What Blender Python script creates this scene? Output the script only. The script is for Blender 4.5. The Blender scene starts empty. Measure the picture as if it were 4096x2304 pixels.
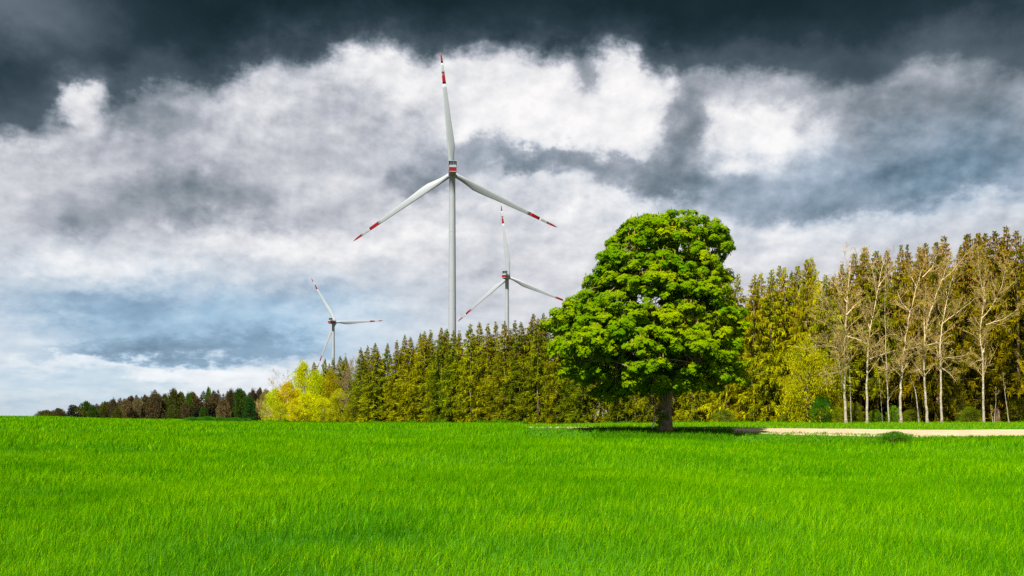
import bpy, bmesh, math, random
import numpy as np
from math import radians, pi, sin, cos, atan, atan2, sqrt, exp
from mathutils import Vector, Matrix

rng = np.random.default_rng(11)
random.seed(5)
SC = bpy.context.scene
COL = SC.collection

# ------------------------------------------------------------------ camera
F, CX, HY, EYE = 3982.0, 2048.0, 1630.0, 1.7      # focal length, centre column and horizon row in photo pixels, eye height
cam_d = bpy.data.cameras.new('camera')
cam = bpy.data.objects.new('camera', cam_d)
COL.objects.link(cam)
cam.location = (0, 0, EYE)
cam.rotation_euler = (radians(90), 0, 0)
cam_d.sensor_width = 36.0
cam_d.lens = 36.0 * F / 4096.0
cam_d.shift_y = (HY - 1152.0) / 4096.0
cam_d.clip_start = 0.2
cam_d.clip_end = 20000.0
SC.camera = cam

SC.view_settings.view_transform = 'Standard'
SC.view_settings.look = 'None'
SC.view_settings.gamma = 1.0
EXPOSURE = 1.5
SC.view_settings.exposure = EXPOSURE
SC.render.engine = 'CYCLES'
SC.cycles.max_bounces = 5
SC.cycles.diffuse_bounces = 3
SC.cycles.glossy_bounces = 2
SC.cycles.transmission_bounces = 3
SC.cycles.use_adaptive_sampling = True
SC.cycles.use_denoising = False

# ------------------------------------------------------------------ sun
SUN_AZ, SUN_EL = radians(-152.0), radians(54.0)     # azimuth from +Y towards +X: behind the camera, to its left
sun_dir = Vector((sin(SUN_AZ) * cos(SUN_EL), cos(SUN_AZ) * cos(SUN_EL), sin(SUN_EL)))
sl = bpy.data.lights.new('sun', 'SUN')
sl.energy = 5.0
sl.angle = radians(0.5)
sl.color = (1.0, 0.93, 0.80)
so = bpy.data.objects.new('sun', sl)
COL.objects.link(so)
so.rotation_euler = (-sun_dir).to_track_quat('-Z', 'Y').to_euler()
so.location = (-60, -60, 80)

# ------------------------------------------------------------------ node helper
def lin(r, g, b):
    f = lambda c: (c / 255 / 12.92) if c / 255 <= 0.04045 else ((c / 255 + 0.055) / 1.055) ** 2.4
    return (f(r), f(g), f(b), 1.0)

class NT:
    def __init__(s, tree):
        s.t = tree
    def n(s, kind, **kw):
        nd = s.t.nodes.new(kind)
        for k, v in kw.items():
            setattr(nd, k, v)
        return nd
    def put(s, sock, v):
        if isinstance(v, bpy.types.NodeSocket):
            s.t.links.new(v, sock)
        elif v is not None:
            sock.default_value = v
    def m(s, op, a, b=None, c=None, clamp=False):
        nd = s.n('ShaderNodeMath', operation=op, use_clamp=clamp)
        s.put(nd.inputs[0], a); s.put(nd.inputs[1], b); s.put(nd.inputs[2], c)
        return nd.outputs[0]
    def v(s, op, a, b=None, c=None, scale=None):
        nd = s.n('ShaderNodeVectorMath', operation=op)
        s.put(nd.inputs[0], a); s.put(nd.inputs[1], b); s.put(nd.inputs[2], c)
        if scale is not None: s.put(nd.inputs['Scale'], scale)
        return nd.outputs['Value'] if op in ('DOT_PRODUCT', 'LENGTH', 'DISTANCE') else nd.outputs[0]
    def noise(s, vec, scale, detail=2.0, rough=0.5, dist=0.0, lac=2.0, dim='3D'):
        nd = s.n('ShaderNodeTexNoise', noise_dimensions=dim)
        s.put(nd.inputs['Vector'], vec)
        for k, x in (('Scale', scale), ('Detail', detail), ('Roughness', rough), ('Distortion', dist), ('Lacunarity', lac)):
            s.put(nd.inputs[k], x)
        return nd
    def smooth(s, x, lo, hi, a=0.0, b=1.0):
        nd = s.n('ShaderNodeMapRange', interpolation_type='SMOOTHSTEP')
        s.put(nd.inputs[0], x)
        for i, k in enumerate((lo, hi, a, b)):
            s.put(nd.inputs[1 + i], k)
        return nd.outputs[0]
    def ramp(s, x, stops, mode='LINEAR'):
        nd = s.n('ShaderNodeValToRGB')
        cr = nd.color_ramp
        cr.interpolation = mode
        while len(cr.elements) < len(stops):
            cr.elements.new(0.5)
        for e, (p, c) in zip(cr.elements, stops):
            e.position = p; e.color = c
        s.put(nd.inputs[0], x)
        return nd.outputs[0]
    def mix(s, f, a, b, mode='MIX'):
        nd = s.n('ShaderNodeMix', data_type='RGBA', blend_type=mode)
        s.put(nd.inputs[0], f); s.put(nd.inputs[6], a); s.put(nd.inputs[7], b)
        return nd.outputs[2]

# ------------------------------------------------------------------ world: clear sky behind a deck of storm clouds
world = bpy.data.worlds.new('World')
SC.world = world
world.use_nodes = True
wt = world.node_tree
wt.nodes.clear()
W = NT(wt)
tc = W.n('ShaderNodeTexCoord').outputs['Generated']
sep = W.n('ShaderNodeSeparateXYZ'); W.put(sep.inputs[0], tc)
dx, dy, dz = sep.outputs
KF = F / 1000.0
azim = W.m('ARCTAN2', dx, dy)
elev = W.m('ARCSINE', dz)
X = W.m('MULTIPLY', azim, KF)
Y = W.m('MULTIPLY', elev, KF)
comb = W.n('ShaderNodeCombineXYZ'); W.put(comb.inputs[0], X); W.put(comb.inputs[1], Y)
P = comb.outputs[0]
# cloud structures get flatter towards the horizon
yq = W.m('ADD', W.m('MULTIPLY', Y, 1.25), W.m('MULTIPLY', W.m('SUBTRACT', 1.0, W.m('POWER', 0.02, W.m('MAXIMUM', Y, 0.0))), 0.55))
cq = W.n('ShaderNodeCombineXYZ'); W.put(cq.inputs[0], X); W.put(cq.inputs[1], yq); cq.inputs[2].default_value = 3.7
Q = cq.outputs[0]
HALF = (0.5, 0.5, 0.5)
w1 = W.v('SUBTRACT', W.noise(Q, 2.0, 2.0, 0.5).outputs['Color'], HALF)
w2 = W.v('SUBTRACT', W.noise(Q, 6.0, 7.0, 0.62).outputs['Color'], HALF)
Pw = W.v('ADD', P, W.v('SCALE', w1, scale=0.14))
Pw = W.v('ADD', Pw, W.v('SCALE', w2, scale=0.20))
w3 = W.v('SUBTRACT', W.noise(Q, 17.0, 5.0, 0.6).outputs['Color'], HALF)
Pw = W.v('ADD', Pw, W.v('SCALE', w3, scale=0.055))
swp = W.n('ShaderNodeSeparateXYZ'); W.put(swp.inputs[0], Pw)
Xw, Yw = swp.outputs[0], swp.outputs[1]

def dirxy(px, py):
    a = atan((px - CX) / F)
    e = atan((HY - py) / F * cos(a))
    return a * KF, e * KF

def curve(x, pts, lo, hi):
    """Float curve through (photo column -> value 0..1)."""
    nd = W.n('ShaderNodeFloatCurve')
    xn = W.m('DIVIDE', W.m('SUBTRACT', x, lo), hi - lo, clamp=True)
    W.put(nd.inputs['Value'], xn)
    c = nd.mapping.curves[0]
    pts = [((dirxy(px, HY)[0] - lo) / (hi - lo), v) for px, v in pts]
    while len(c.points) < len(pts):
        c.points.new(0.5, 0.5)
    for q, (a, b) in zip(c.points, pts):
        q.location = (a, b); q.handle_type = 'AUTO'
    nd.mapping.update()
    return nd.outputs[0]

# lower edge of the dark storm deck (photo column, row)
edge = [(-1200, 700), (-500, 620), (0, 545), (170, 520), (300, 480), (420, 500), (520, 400), (640, 330), (800, 330), (960, 270), (1080, 210), (1250, 215), (1400, 180),
        (1500, 170), (1620, 200), (1720, 215), (1850, 190), (2060, 195), (2200, 205), (2320, 200), (2420, 170), (2520, 180),
        (2620, 240), (2720, 290), (2850, 290), (3000, 300), (3150, 290), (3300, 300), (3450, 330), (3560, 300), (3700, 240), (3950, 260), (4096, 280), (4700, 300), (5600, 300)]
lo, hi = -3.2, 3.2
eY = curve(Xw, [(a, dirxy(a, b)[1] / 2.0) for a, b in edge], lo, hi)
above = W.m('SUBTRACT', Yw, W.m('MULTIPLY', eY, 2.0))
cxb, cyb = dirxy(330, 385)
kb = W.v('MULTIPLY_ADD', Pw, (9.0, 10.0, 0.0), (-cxb * 9.0, -cyb * 10.0, 0.0))
above = W.m('SUBTRACT', above, W.m('MULTIPLY', W.m('POWER', 0.4, W.v('DOT_PRODUCT', kb, kb)), 0.15))
deck = W.m('ADD', W.smooth(above, -0.07, 0.035, 0.0, 0.74), W.smooth(above, -0.02, 0.22, 0.0, 0.26))

# light gaps and dark masses: photo column, row, half width, half height, weight
bright = [
 (2480, 520, 290, 190, 1.1), (2260, 400, 300, 150, .7), (3060, 545, 190, 70, 1.3), (2560, 310, 120, 90, 1.0), (1700, 380, 330, 170, .55), (1950, 450, 200, 150, .6),
 (350, 390, 80, 80, 1.2), (420, 315, 120, 35, 1.2), (130, 610, 220, 45, .6), (920, 430, 90, 170, .6), (1500, 250, 220, 90, .7), (1100, 330, 130, 110, .5),
 (1150, 800, 60, 80, .6), (1020, 975, 330, 55, .9), (640, 1090, 420, 50, .7), (120, 1040, 230, 70, .6), (1500, 960, 300, 70, .4), (1700, 850, 160, 60, .4),
 (1100, 1500, 360, 55, 1.0), (540, 1470, 330, 30, .8), (230, 1430, 260, 25, .6), (900, 1600, 600, 45, .7), (250, 1350, 200, 20, .4),
 (2400, 860, 500, 80, .6), (2200, 1120, 700, 160, .55), (3100, 1010, 330, 90, .7), (2050, 520, 160, 80, .5), (3750, 880, 400, 40, .5), (3300, 620, 60, 50, .5)]
dark = [
 (1780, 650, 180, 70, .85), (1650, 735, 150, 45, .8), (1920, 570, 100, 45, .5), (2060, 665, 120, 38, .85), (2250, 630, 130, 45, .80), (2430, 685, 150, 38, .72), (2620, 735, 160, 45, .85),
 (2760, 430, 75, 120, .95), (2735, 600, 90, 90, .85), (2900, 715, 170, 45, .58), (2330, 290, 45, 60, .8), (2990, 370, 180, 50, .50), (3560, 715, 320, 50, .72), (3850, 420, 330, 130, .35),
 (3850, 330, 430, 130, .60), (4010, 660, 250, 75, .70), (3250, 850, 260, 38, .62), (3000, 800, 160, 32, .5), (3650, 790, 300, 40, .55), (3620, 540, 230, 120, .50), (4080, 520, 150, 120, .35),
 (3420, 290, 140, 60, .9), (3330, 420, 120, 90, .45),
 (620, 450, 210, 80, 1.05), (330, 700, 330, 60, .45), (1000, 640, 300, 90, .42), (480, 850, 400, 90, .46), (720, 740, 150, 90, .55), (950, 810, 190, 70, .6), (230, 860, 250, 60, .3), (1250, 640, 120, 90, .35), (1350, 850, 150, 60, .3),
 (560, 1275, 440, 85, .55), (150, 1200, 260, 60, .42), (1350, 1190, 400, 55, .50), (1150, 1370, 220, 45, .48), (800, 1390, 300, 32, .45), (420, 1405, 300, 22, .45), (60, 1520, 250, 14, .35)]
def blob_sum(lst, k1):
    acc = None
    for px, py, sx, sy, wgt in lst:
        cx, cy = dirxy(px, py)
        s1, s2 = 1000.0 / (sx * 1.25), 1000.0 / (sy * 1.25)
        k = W.v('MULTIPLY_ADD', Pw, (s1, s2, 0.0), (-cx * s1, -cy * s2, 0.0))
        g = W.m('POWER', k1, W.v('DOT_PRODUCT', k, k))
        acc = W.m('MULTIPLY', g, wgt) if acc is None else W.m('MULTIPLY_ADD', g, wgt, acc)
    return acc
accB = blob_sum(bright, 0.42)
accD = blob_sum(dark, 0.42)

# fine structure of the clouds
n1 = W.noise(Q, 2.3, 9.0, 0.56, 0.0).outputs[0]
n2 = W.noise(W.v('ADD', Q, (5.3, 1.7, 2.0)), 5.0, 8.0, 0.60, 0.0).outputs[0]
n3 = W.noise(W.v('ADD', Q, (-0.03, 0.06, 0.0)), 2.3, 7.0, 0.54, 0.0).outputs[0]
n4 = W.noise(W.v('ADD', Q, (5.284, 1.735, 2.0)), 5.0, 5.0, 0.55, 0.0).outputs[0]
puff = W.m('ADD', W.m('MULTIPLY', W.m('SUBTRACT', n1, n3), W.smooth(Y, 0.1, 0.9, 0.20, 0.50)), W.m('MULTIPLY', W.m('SUBTRACT', n2, n4), W.smooth(Y, 0.1, 0.9, 0.10, 0.30)))
c1 = W.m('SUBTRACT', n1, 0.5)
c2 = W.m('SUBTRACT', n2, 0.5)
far_ = W.smooth(Y, 0.0, 0.9, 0.5, 1.0)
dB = W.m('ADD', accB, W.m('MULTIPLY', W.m('ADD', W.m('MULTIPLY', c1, 1.3), W.m('MULTIPLY', c2, 0.7)), far_))
dD = W.m('ADD', accD, W.m('MULTIPLY', W.m('ADD', W.m('MULTIPLY', c1, -1.5), W.m('MULTIPLY', c2, 0.9)), far_))
base = W.m('ADD', W.m('ADD', W.smooth(Y, 0.1, 1.7, 0.835, 0.69), puff), W.m('MULTIPLY', c2, 0.24))
aB = W.m('MULTIPLY', W.smooth(dB, 0.28, 0.95), 0.95)
def fmix(f, a_, b_):
    nd = W.n('ShaderNodeMix', data_type='FLOAT')
    W.put(nd.inputs[0], f); W.put(nd.inputs[2], a_); W.put(nd.inputs[3], b_)
    return nd.outputs[0]
lum = fmix(aB, base, W.m('ADD', W.smooth(dB, 0.45, 1.45, 0.83, 0.965), W.m('ADD', W.m('MULTIPLY', c2, 0.26), W.m('MULTIPLY', puff, 0.7))))
aD = W.smooth(dD, 0.22, 0.85)
lumD = W.m('ADD', W.smooth(dD, 0.3, 1.5, 0.73, 0.47), W.m('ADD', W.m('MULTIPLY', puff, 1.0), W.m('MULTIPLY', c2, 0.22)))
lum = fmix(aD, lum, lumD)
# the dark deck covers the masses
deckl = W.m('ADD', W.smooth(Y, 0.9, 1.55, 0.21, 0.13), W.m('MULTIPLY', W.m('SUBTRACT', n1, 0.5), 0.14))
cxl, cyl = dirxy(60, 20)
k = W.v('MULTIPLY_ADD', Pw, (2.6, 6.0, 0.0), (-cxl * 2.6, -cyl * 6.0, 0.0))
deckl = W.m('MULTIPLY_ADD', W.m('POWER', 0.4, W.v('DOT_PRODUCT', k, k)), 0.26, deckl)
cxl, cyl = dirxy(3900, 200)
k = W.v('MULTIPLY_ADD', Pw, (1.6, 5.0, 0.0), (-cxl * 1.6, -cyl * 5.0, 0.0))
deckl = W.m('MULTIPLY_ADD', W.m('POWER', 0.4, W.v('DOT_PRODUCT', k, k)), 0.10, deckl)
# the deck ends overhead; broken bright cloud behind the camera
over = W.smooth(Y, 1.75, 3.0, 1.0, 0.0)
front = W.smooth(dy, -0.25, 0.25, 0.0, 1.0)
cover = W.m('MULTIPLY', deck, W.m('MULTIPLY', over, front))
mixl = W.n('ShaderNodeMix', data_type='FLOAT')
W.put(mixl.inputs[0], cover); W.put(mixl.inputs[2], lum); W.put(mixl.inputs[3], deckl)
lum = mixl.outputs[0]

cloud = W.ramp(lum, [(0.0, lin(6, 20, 24)), (0.13, lin(25, 42, 49)), (0.22, lin(44, 60, 70)), (0.36, lin(84, 98, 109)), (0.52, lin(132, 142, 152)),
                     (0.68, lin(176, 180, 190)), (0.82, lin(213, 215, 221)), (0.93, lin(238, 238, 240)), (1.0, lin(252, 250, 250))])
# low clouds are tinted blue where they are thin
blue = W.m('ADD', 0.0, 0.0)
for px, py, sx, sy, dv in [(450, 1300, 650, 200, .95), (1250, 1300, 450, 140, .8), (100, 1570, 700, 90, .9), (3400, 760, 700, 140, .55), (3900, 620, 300, 150, .4), (2000, 650, 350, 80, .2)]:
    cx, cy = dirxy(px, py)
    s1, s2 = 1000.0 / sx, 1000.0 / sy
    k = W.v('MULTIPLY_ADD', Pw, (s1, s2, 0.0), (-cx * s1, -cy * s2, 0.0))
    blue = W.m('MULTIPLY_ADD', W.m('POWER', 0.45, W.v('DOT_PRODUCT', k, k)), dv, blue)
bl = W.m('MULTIPLY', blue, W.smooth(lum, 0.66, 0.98, 1.0, 0.25), clamp=True)
cloud = W.mix(bl, cloud, (0.68, 0.97, 1.16, 1.0), 'MULTIPLY')
gain = W.n('ShaderNodeVectorMath', operation='SCALE')
W.put(gain.inputs[0], cloud); gain.inputs['Scale'].default_value = 1.0 / 2 ** EXPOSURE
bgc = W.n('ShaderNodeBackground'); W.put(bgc.inputs[0], gain.outputs[0]); bgc.inputs[1].default_value = 1.0
sky = W.n('ShaderNodeTexSky', sky_type='NISHITA')
sky.sun_disc = False
sky.sun_elevation = SUN_EL
sky.sun_rotation = SUN_AZ
bgs = W.n('ShaderNodeBackground'); W.put(bgs.inputs[0], sky.outputs[0]); bgs.inputs[1].default_value = 0.07
# gaps in the cloud: low at the left horizon and behind and above the camera
cx, cy = dirxy(-100, 1600)
k = W.v('MULTIPLY_ADD', Pw, (1.1, 9.0, 0.0), (-cx * 1.1, -cy * 9.0, 0.0))
gapl = W.m('MULTIPLY', W.m('POWER', 0.4, W.v('DOT_PRODUCT', k, k)), 0.18)
gapb = W.m('MULTIPLY', W.m('SUBTRACT', 1.0, W.m('MAXIMUM', front, W.smooth(Y, 1.7, 1.6, 0.0, 1.0))), W.smooth(n1, 0.45, 0.6))
gap = W.m('MAXIMUM', gapl, W.m('MULTIPLY', gapb, 0.8))
ms = W.n('ShaderNodeMixShader')
W.put(ms.inputs[0], gap); W.put(ms.inputs[1], bgc.outputs[0]); W.put(ms.inputs[2], bgs.outputs[0])
wo = W.n('ShaderNodeOutputWorld'); W.put(wo.inputs[0], ms.outputs[0])
world.cycles.sampling_method = 'MANUAL'
world.cycles.sample_map_resolution = 512

# ------------------------------------------------------------------ helpers
def at(px, py, D):
    return Vector((D * (px - CX) / F, D, EYE + (HY - py) / F * D))

def link(o, parent=None):
    COL.objects.link(o)
    if parent is not None:
        o.parent = parent
    return o

def empty(name, loc, rz=0.0):
    o = bpy.data.objects.new(name, None)
    o.empty_display_size = 0.5
    o.location = loc
    o.rotation_euler = (0, 0, rz)
    return link(o)

def tag(o, label=None, cat=None, group=None, kind=None):
    if label: o['label'] = label
    if cat: o['category'] = cat
    if group: o['group'] = group
    if kind: o['kind'] = kind
    return o

def np_mesh(name, V, Fq, mats, midx=None, tint=None, smooth=False):
    """V (n,3); Fq an (m,k) array of quads or triangles, or a list of such arrays."""
    me = bpy.data.meshes.new(name)
    groups = Fq if isinstance(Fq, list) else [Fq]
    groups = [g for g in groups if len(g)]
    V = np.asarray(V, dtype=np.float32)
    me.vertices.add(len(V))
    me.vertices.foreach_set('co', V.ravel())
    loops = np.concatenate([np.asarray(g, dtype=np.int32).ravel() for g in groups])
    sizes = np.concatenate([np.full(len(g), g.shape[1], dtype=np.int32) for g in groups])
    me.loops.add(len(loops))
    me.loops.foreach_set('vertex_index', loops)
    me.polygons.add(len(sizes))
    me.polygons.foreach_set('loop_start', np.concatenate([[0], np.cumsum(sizes)[:-1]]).astype(np.int32))
    me.polygons.foreach_set('loop_total', sizes)
    if midx is not None:
        me.polygons.foreach_set('material_index', np.asarray(midx, dtype=np.int32))
    if smooth:
        me.polygons.foreach_set('use_smooth', np.ones(len(sizes), dtype=bool))
    for m in (mats if isinstance(mats, (list, tuple)) else [mats]):
        me.materials.append(m)
    if tint is not None:
        a = me.attributes.new('tint', 'FLOAT', 'FACE')
        a.data.foreach_set('value', np.asarray(tint, dtype=np.float32))
    me.update(calc_edges=True)
    me.validate()
    return me

def obj(name, me, parent=None, loc=(0, 0, 0)):
    o = bpy.data.objects.new(name, me)
    o.location = loc
    return link(o, parent)

def wave_noise(x, y, scale, seed):
    r = np.random.default_rng(seed)
    t = np.zeros_like(x)
    for i in range(9):
        a = r.uniform(0, 2 * pi); f = r.uniform(0.5, 1.9) / scale; p = r.uniform(0, 2 * pi)
        t = t + np.sin((x * cos(a) + y * sin(a)) * f * 2 * pi + p + 1.3 * np.sin((x * sin(a) - y * cos(a)) * f * 3.1 + p * 2))
    return t / 4.5

# ------------------------------------------------------------------ materials
def new_mat(name):
    m = bpy.data.materials.new(name)
    m.use_nodes = True
    m.node_tree.nodes.clear()
    return m, NT(m.node_tree)

def finish(n, shader):
    o = n.n('ShaderNodeOutputMaterial')
    n.put(o.inputs[0], shader)

def leaf_mat(name, trans=0.35, gloss=0.05, rough=0.45, warm=(1.5, 1.15, 0.6), cool=(0.62, 0.8, 0.9), patch=0.0):
    """Foliage: the object's own colour, varied leaf by leaf."""
    m, n = new_mat(name)
    oi = n.n('ShaderNodeObjectInfo')
    at_ = n.n('ShaderNodeAttribute', attribute_name='tint')
    f = n.ramp(at_.outputs['Fac'], [(0.0, cool + (1,)), (0.5, (1, 1, 1, 1)), (1.0, warm + (1,))])
    c = n.mix(1.0, oi.outputs['Color'], f, 'MULTIPLY')
    if patch:
        g = n.n('ShaderNodeNewGeometry')
        q = n.noise(g.outputs['Position'], patch, 2.0).outputs[0]
        c = n.mix(n.smooth(q, 0.4, 0.62), c, n.mix(1.0, c, (0.72, 0.88, 1.0, 1), 'MULTIPLY'))
    d = n.n('ShaderNodeBsdfDiffuse'); n.put(d.inputs[0], c)
    t = n.n('ShaderNodeBsdfTranslucent'); n.put(t.inputs[0], n.mix(1.0, c, (1.25, 1.15, 0.6, 1), 'MULTIPLY'))
    a = n.n('ShaderNodeMixShader'); a.inputs[0].default_value = trans
    n.put(a.inputs[1], d.outputs[0]); n.put(a.inputs[2], t.outputs[0])
    if gloss:
        g = n.n('ShaderNodeBsdfGlossy'); g.inputs['Roughness'].default_value = rough; g.inputs[0].default_value = (1, 1, 1, 1)
        b = n.n('ShaderNodeMixShader'); b.inputs[0].default_value = gloss
        n.put(b.inputs[1], a.outputs[0]); n.put(b.inputs[2], g.outputs[0])
        a = b
    finish(n, a.outputs[0])
    return m

def bark_mat(name, c1, c2, scale=(6, 6, 1.2), c3=None, rough=0.85, obj_space=True):
    m, n = new_mat(name)
    tcn = n.n('ShaderNodeTexCoord')
    mp = n.v('MULTIPLY', tcn.outputs['Object'], scale)
    q = n.noise(mp, 1.0, 6.0, 0.65).outputs[0]
    c = n.ramp(q, [(0.32, c1 + (1,)), (0.62, c2 + (1,))])
    if c3:
        q2 = n.noise(tcn.outputs['Object'], 0.9, 4.0, 0.6).outputs[0]
        c = n.mix(n.smooth(q2, 0.48, 0.62), c, c3 + (1,))
    b = n.n('ShaderNodeBsdfPrincipled')
    n.put(b.inputs['Base Color'], c); b.inputs['Roughness'].default_value = rough
    bp = n.n('ShaderNodeBump'); bp.inputs['Strength'].default_value = 0.7; bp.inputs['Distance'].default_value = 0.04
    n.put(bp.inputs['Height'], q); n.put(b.inputs['Normal'], bp.outputs[0])
    finish(n, b.outputs[0])
    return m

def plain(name, col, rough=0.5, metal=0.0, var=0.06, scale=0.8):
    m, n = new_mat(name)
    tcn = n.n('ShaderNodeTexCoord')
    q = n.noise(tcn.outputs['Object'], scale, 5.0, 0.6).outputs[0]
    c = n.mix(n.smooth(q, 0.3, 0.7, 0.0, 1.0), tuple(x * (1 - var) for x in col) + (1,), tuple(min(1, x * (1 + var)) for x in col) + (1,))
    b = n.n('ShaderNodeBsdfPrincipled')
    n.put(b.inputs['Base Color'], c); b.inputs['Roughness'].default_value = rough; b.inputs['Metallic'].default_value = metal; b.inputs['Specular IOR Level'].default_value = 0.25
    finish(n, b.outputs[0])
    return m

M_CHEST = leaf_mat('chestnut_leaf', 0.28, 0.0, 0.4, warm=(2.1, 1.4, 0.6), cool=(0.45, 0.75, 1.3))
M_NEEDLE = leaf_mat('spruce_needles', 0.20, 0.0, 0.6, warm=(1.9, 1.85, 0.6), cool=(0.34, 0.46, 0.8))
M_LEAF = leaf_mat('young_leaf', 0.42, 0.0, 0.5, warm=(1.45, 1.25, 0.7), cool=(0.62, 0.72, 0.8))
M_GRASS = leaf_mat('wheat_blade', 0.32, 0.0, 0.4, warm=(3.6, 1.9, 0.8), cool=(0.35, 0.55, 1.0))
M_CONE = plain('spruce_cone', (0.19, 0.085, 0.010), 0.7, 0, 0.3, 3.0)
M_CANDLE = plain('chestnut_blossom', (0.22, 0.135, 0.02), 0.7, 0, 0.3, 3.0)
M_SPRUCEBARK = bark_mat('spruce_bark', (0.05, 0.03, 0.018), (0.20, 0.13, 0.08))
M_CHESTBARK = bark_mat('chestnut_bark', (0.045, 0.034, 0.022), (0.20, 0.15, 0.105), (9, 9, 2.2), (0.20, 0.11, 0.015))
M_TWIG = bark_mat('twig_bark', (0.20, 0.13, 0.04), (0.34, 0.24, 0.085), (3, 3, 1))
M_BROWNTWIG = bark_mat('brown_twig_bark', (0.13, 0.085, 0.05), (0.25, 0.17, 0.10), (3, 3, 1))
M_DARKBARK = bark_mat('shrub_bark', (0.05, 0.035, 0.02), (0.14, 0.10, 0.06))

def birch_mat():
    m, n = new_mat('birch_bark')
    tcn = n.n('ShaderNodeTexCoord')
    q = n.noise(n.v('MULTIPLY', tcn.outputs['Object'], (1.6, 1.6, 4.5)), 1.0, 5.0, 0.7).outputs[0]
    q2 = n.noise(n.v('MULTIPLY', tcn.outputs['Object'], (7, 7, 2.5)), 1.0, 4.0, 0.6).outputs[0]
    c = n.ramp(q, [(0.33, (0.05, 0.04, 0.03, 1)), (0.45, (0.22, 0.18, 0.13, 1)), (0.56, (0.32, 0.285, 0.22, 1)), (0.8, (0.42, 0.385, 0.31, 1))])
    c = n.mix(n.smooth(q2, 0.52, 0.70), c, (0.16, 0.125, 0.09, 1))
    sp = n.n('ShaderNodeSeparateXYZ'); n.put(sp.inputs[0], tcn.outputs['Object'])
    c = n.mix(n.smooth(sp.outputs[2], 5.0, 13.0, 0.0, 0.6), c, (0.50, 0.38, 0.20, 1))      # younger bark is tan
    c = n.mix(n.smooth(sp.outputs[2], 2.5, 0.2, 0.0, 0.35), c, (0.13, 0.10, 0.07, 1))      # old foot is rough and dark
    b = n.n('ShaderNodeBsdfPrincipled'); n.put(b.inputs['Base Color'], c); b.inputs['Roughness'].default_value = 0.8
    finish(n, b.outputs[0])
    return m
M_BIRCH = birch_mat()

# ------------------------------------------------------------------ terrain
_ctl = [(2048, 1, 0), (2048, 20, 0), (-1500, 25, 0), (5500, 25, 0), (2048, 45, 0), (-500, 50, 0.05), (4700, 50, 0),
        (0, 100, 0.02), (1000, 100, -0.12), (2000, 90, -0.02), (3000, 100, 0), (4096, 100, 0), (5200, 110, 0),
        (-900, 190, -0.1), (0, 190, -0.08), (600, 200, -0.75), (1000, 225, -1.7), (1330, 240, -2.25), (1800, 195, -1.6), (2200, 160, -0.95), (2600, 138, -0.45),
        (3000, 126, -0.2), (3400, 118, -0.1), (4100, 115, -0.1), (5000, 130, 0),
        (-900, 500, -4.5), (0, 500, -4.5), (500, 500, -3.8), (1000, 500, -5), (2000, 500, -5), (3000, 400, -3), (4500, 400, -2),
        (0, 1300, -14), (1500, 1300, -14), (3000, 1300, -12), (5000, 1300, -10), (-3000, 1300, -14),
        (-2000, 4500, -75), (2000, 4500, -75), (6000, 4500, -75)]
_cp = np.array([(d * (u - CX) / F, d, z) for u, d, z in _ctl] +
               [(0, -40, 0), (-60, -10, 0), (60, -10, 0), (0, -500, -6), (-600, -200, -8), (600, -200, -6), (0, -4500, -75), (-4500, 0, -75), (4500, 0, -75)], dtype=np.float64)
_cs = 0.22 * (np.hypot(_cp[:, 0], _cp[:, 1]) + 35.0)

def H(x, y):
    x = np.atleast_1d(np.asarray(x, dtype=np.float64)); y = np.atleast_1d(np.asarray(y, dtype=np.float64))
    num = np.zeros_like(x); den = np.zeros_like(x)
    for (cx_, cy_, cz_), s in zip(_cp, _cs):
        d2 = ((x - cx_) ** 2 + (y - cy_) ** 2) / (s * s)
        w = 1.0 / (d2 + 0.06) ** 2
        num += w * cz_; den += w
    r = np.hypot(x, y)
    return num / den + 0.05 * wave_noise(x, y, 28.0, 3) * np.clip(r / 30, 0, 1)

def h1(x, y):
    return float(H(x, y)[0])

def grid_sheet(name, XX, YY, ZZ, mat, kind='structure'):
    n_, m_ = XX.shape
    V = np.stack([XX.ravel(), YY.ravel(), ZZ.ravel()], 1)
    i = np.arange(n_ - 1)[:, None] * m_ + np.arange(m_ - 1)[None, :]
    Fq = np.stack([i, i + 1, i + m_ + 1, i + m_], -1).reshape(-1, 4)
    o = obj(name, np_mesh(name, V, Fq, mat, smooth=True))
    o['kind'] = kind
    return o

def ground_mat():
    m, n = new_mat('field_soil')
    g = n.n('ShaderNodeNewGeometry')
    q = n.noise(g.outputs['Position'], 0.25, 6.0, 0.6).outputs[0]
    c = n.ramp(q, [(0.3, (0.022, 0.085, 0.006, 1)), (0.7, (0.04, 0.13, 0.008, 1))])
    sp = n.n('ShaderNodeSeparateXYZ'); n.put(sp.inputs[0], g.outputs['Position'])
    c2 = n.ramp(q, [(0.3, (0.055, 0.045, 0.03, 1)), (0.7, (0.10, 0.09, 0.06, 1))])
    c = n.mix(n.smooth(sp.outputs[1], 238.0, 270.0), c, c2)          # stubble and woodland soil beyond the wheat
    b = n.n('ShaderNodeBsdfDiffuse'); n.put(b.inputs[0], c)
    finish(n, b.outputs[0])
    return m

rr = np.concatenate([np.linspace(0.5, 40, 30), np.geomspace(42, 300, 70), np.geomspace(310, 9000, 40)])
aa = np.concatenate([np.linspace(-34, 34, 171), np.linspace(36, 324, 73)[:-1], [326]])
aa = np.radians(np.concatenate([aa, [326]]))
aa[-1] = aa[0] + 2 * pi
RR, AA = np.meshgrid(rr, aa, indexing='ij')
GX, GY = RR * np.sin(AA), RR * np.cos(AA)
grid_sheet('ground', GX, GY, H(GX.ravel(), GY.ravel()).reshape(GX.shape), ground_mat())

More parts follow.
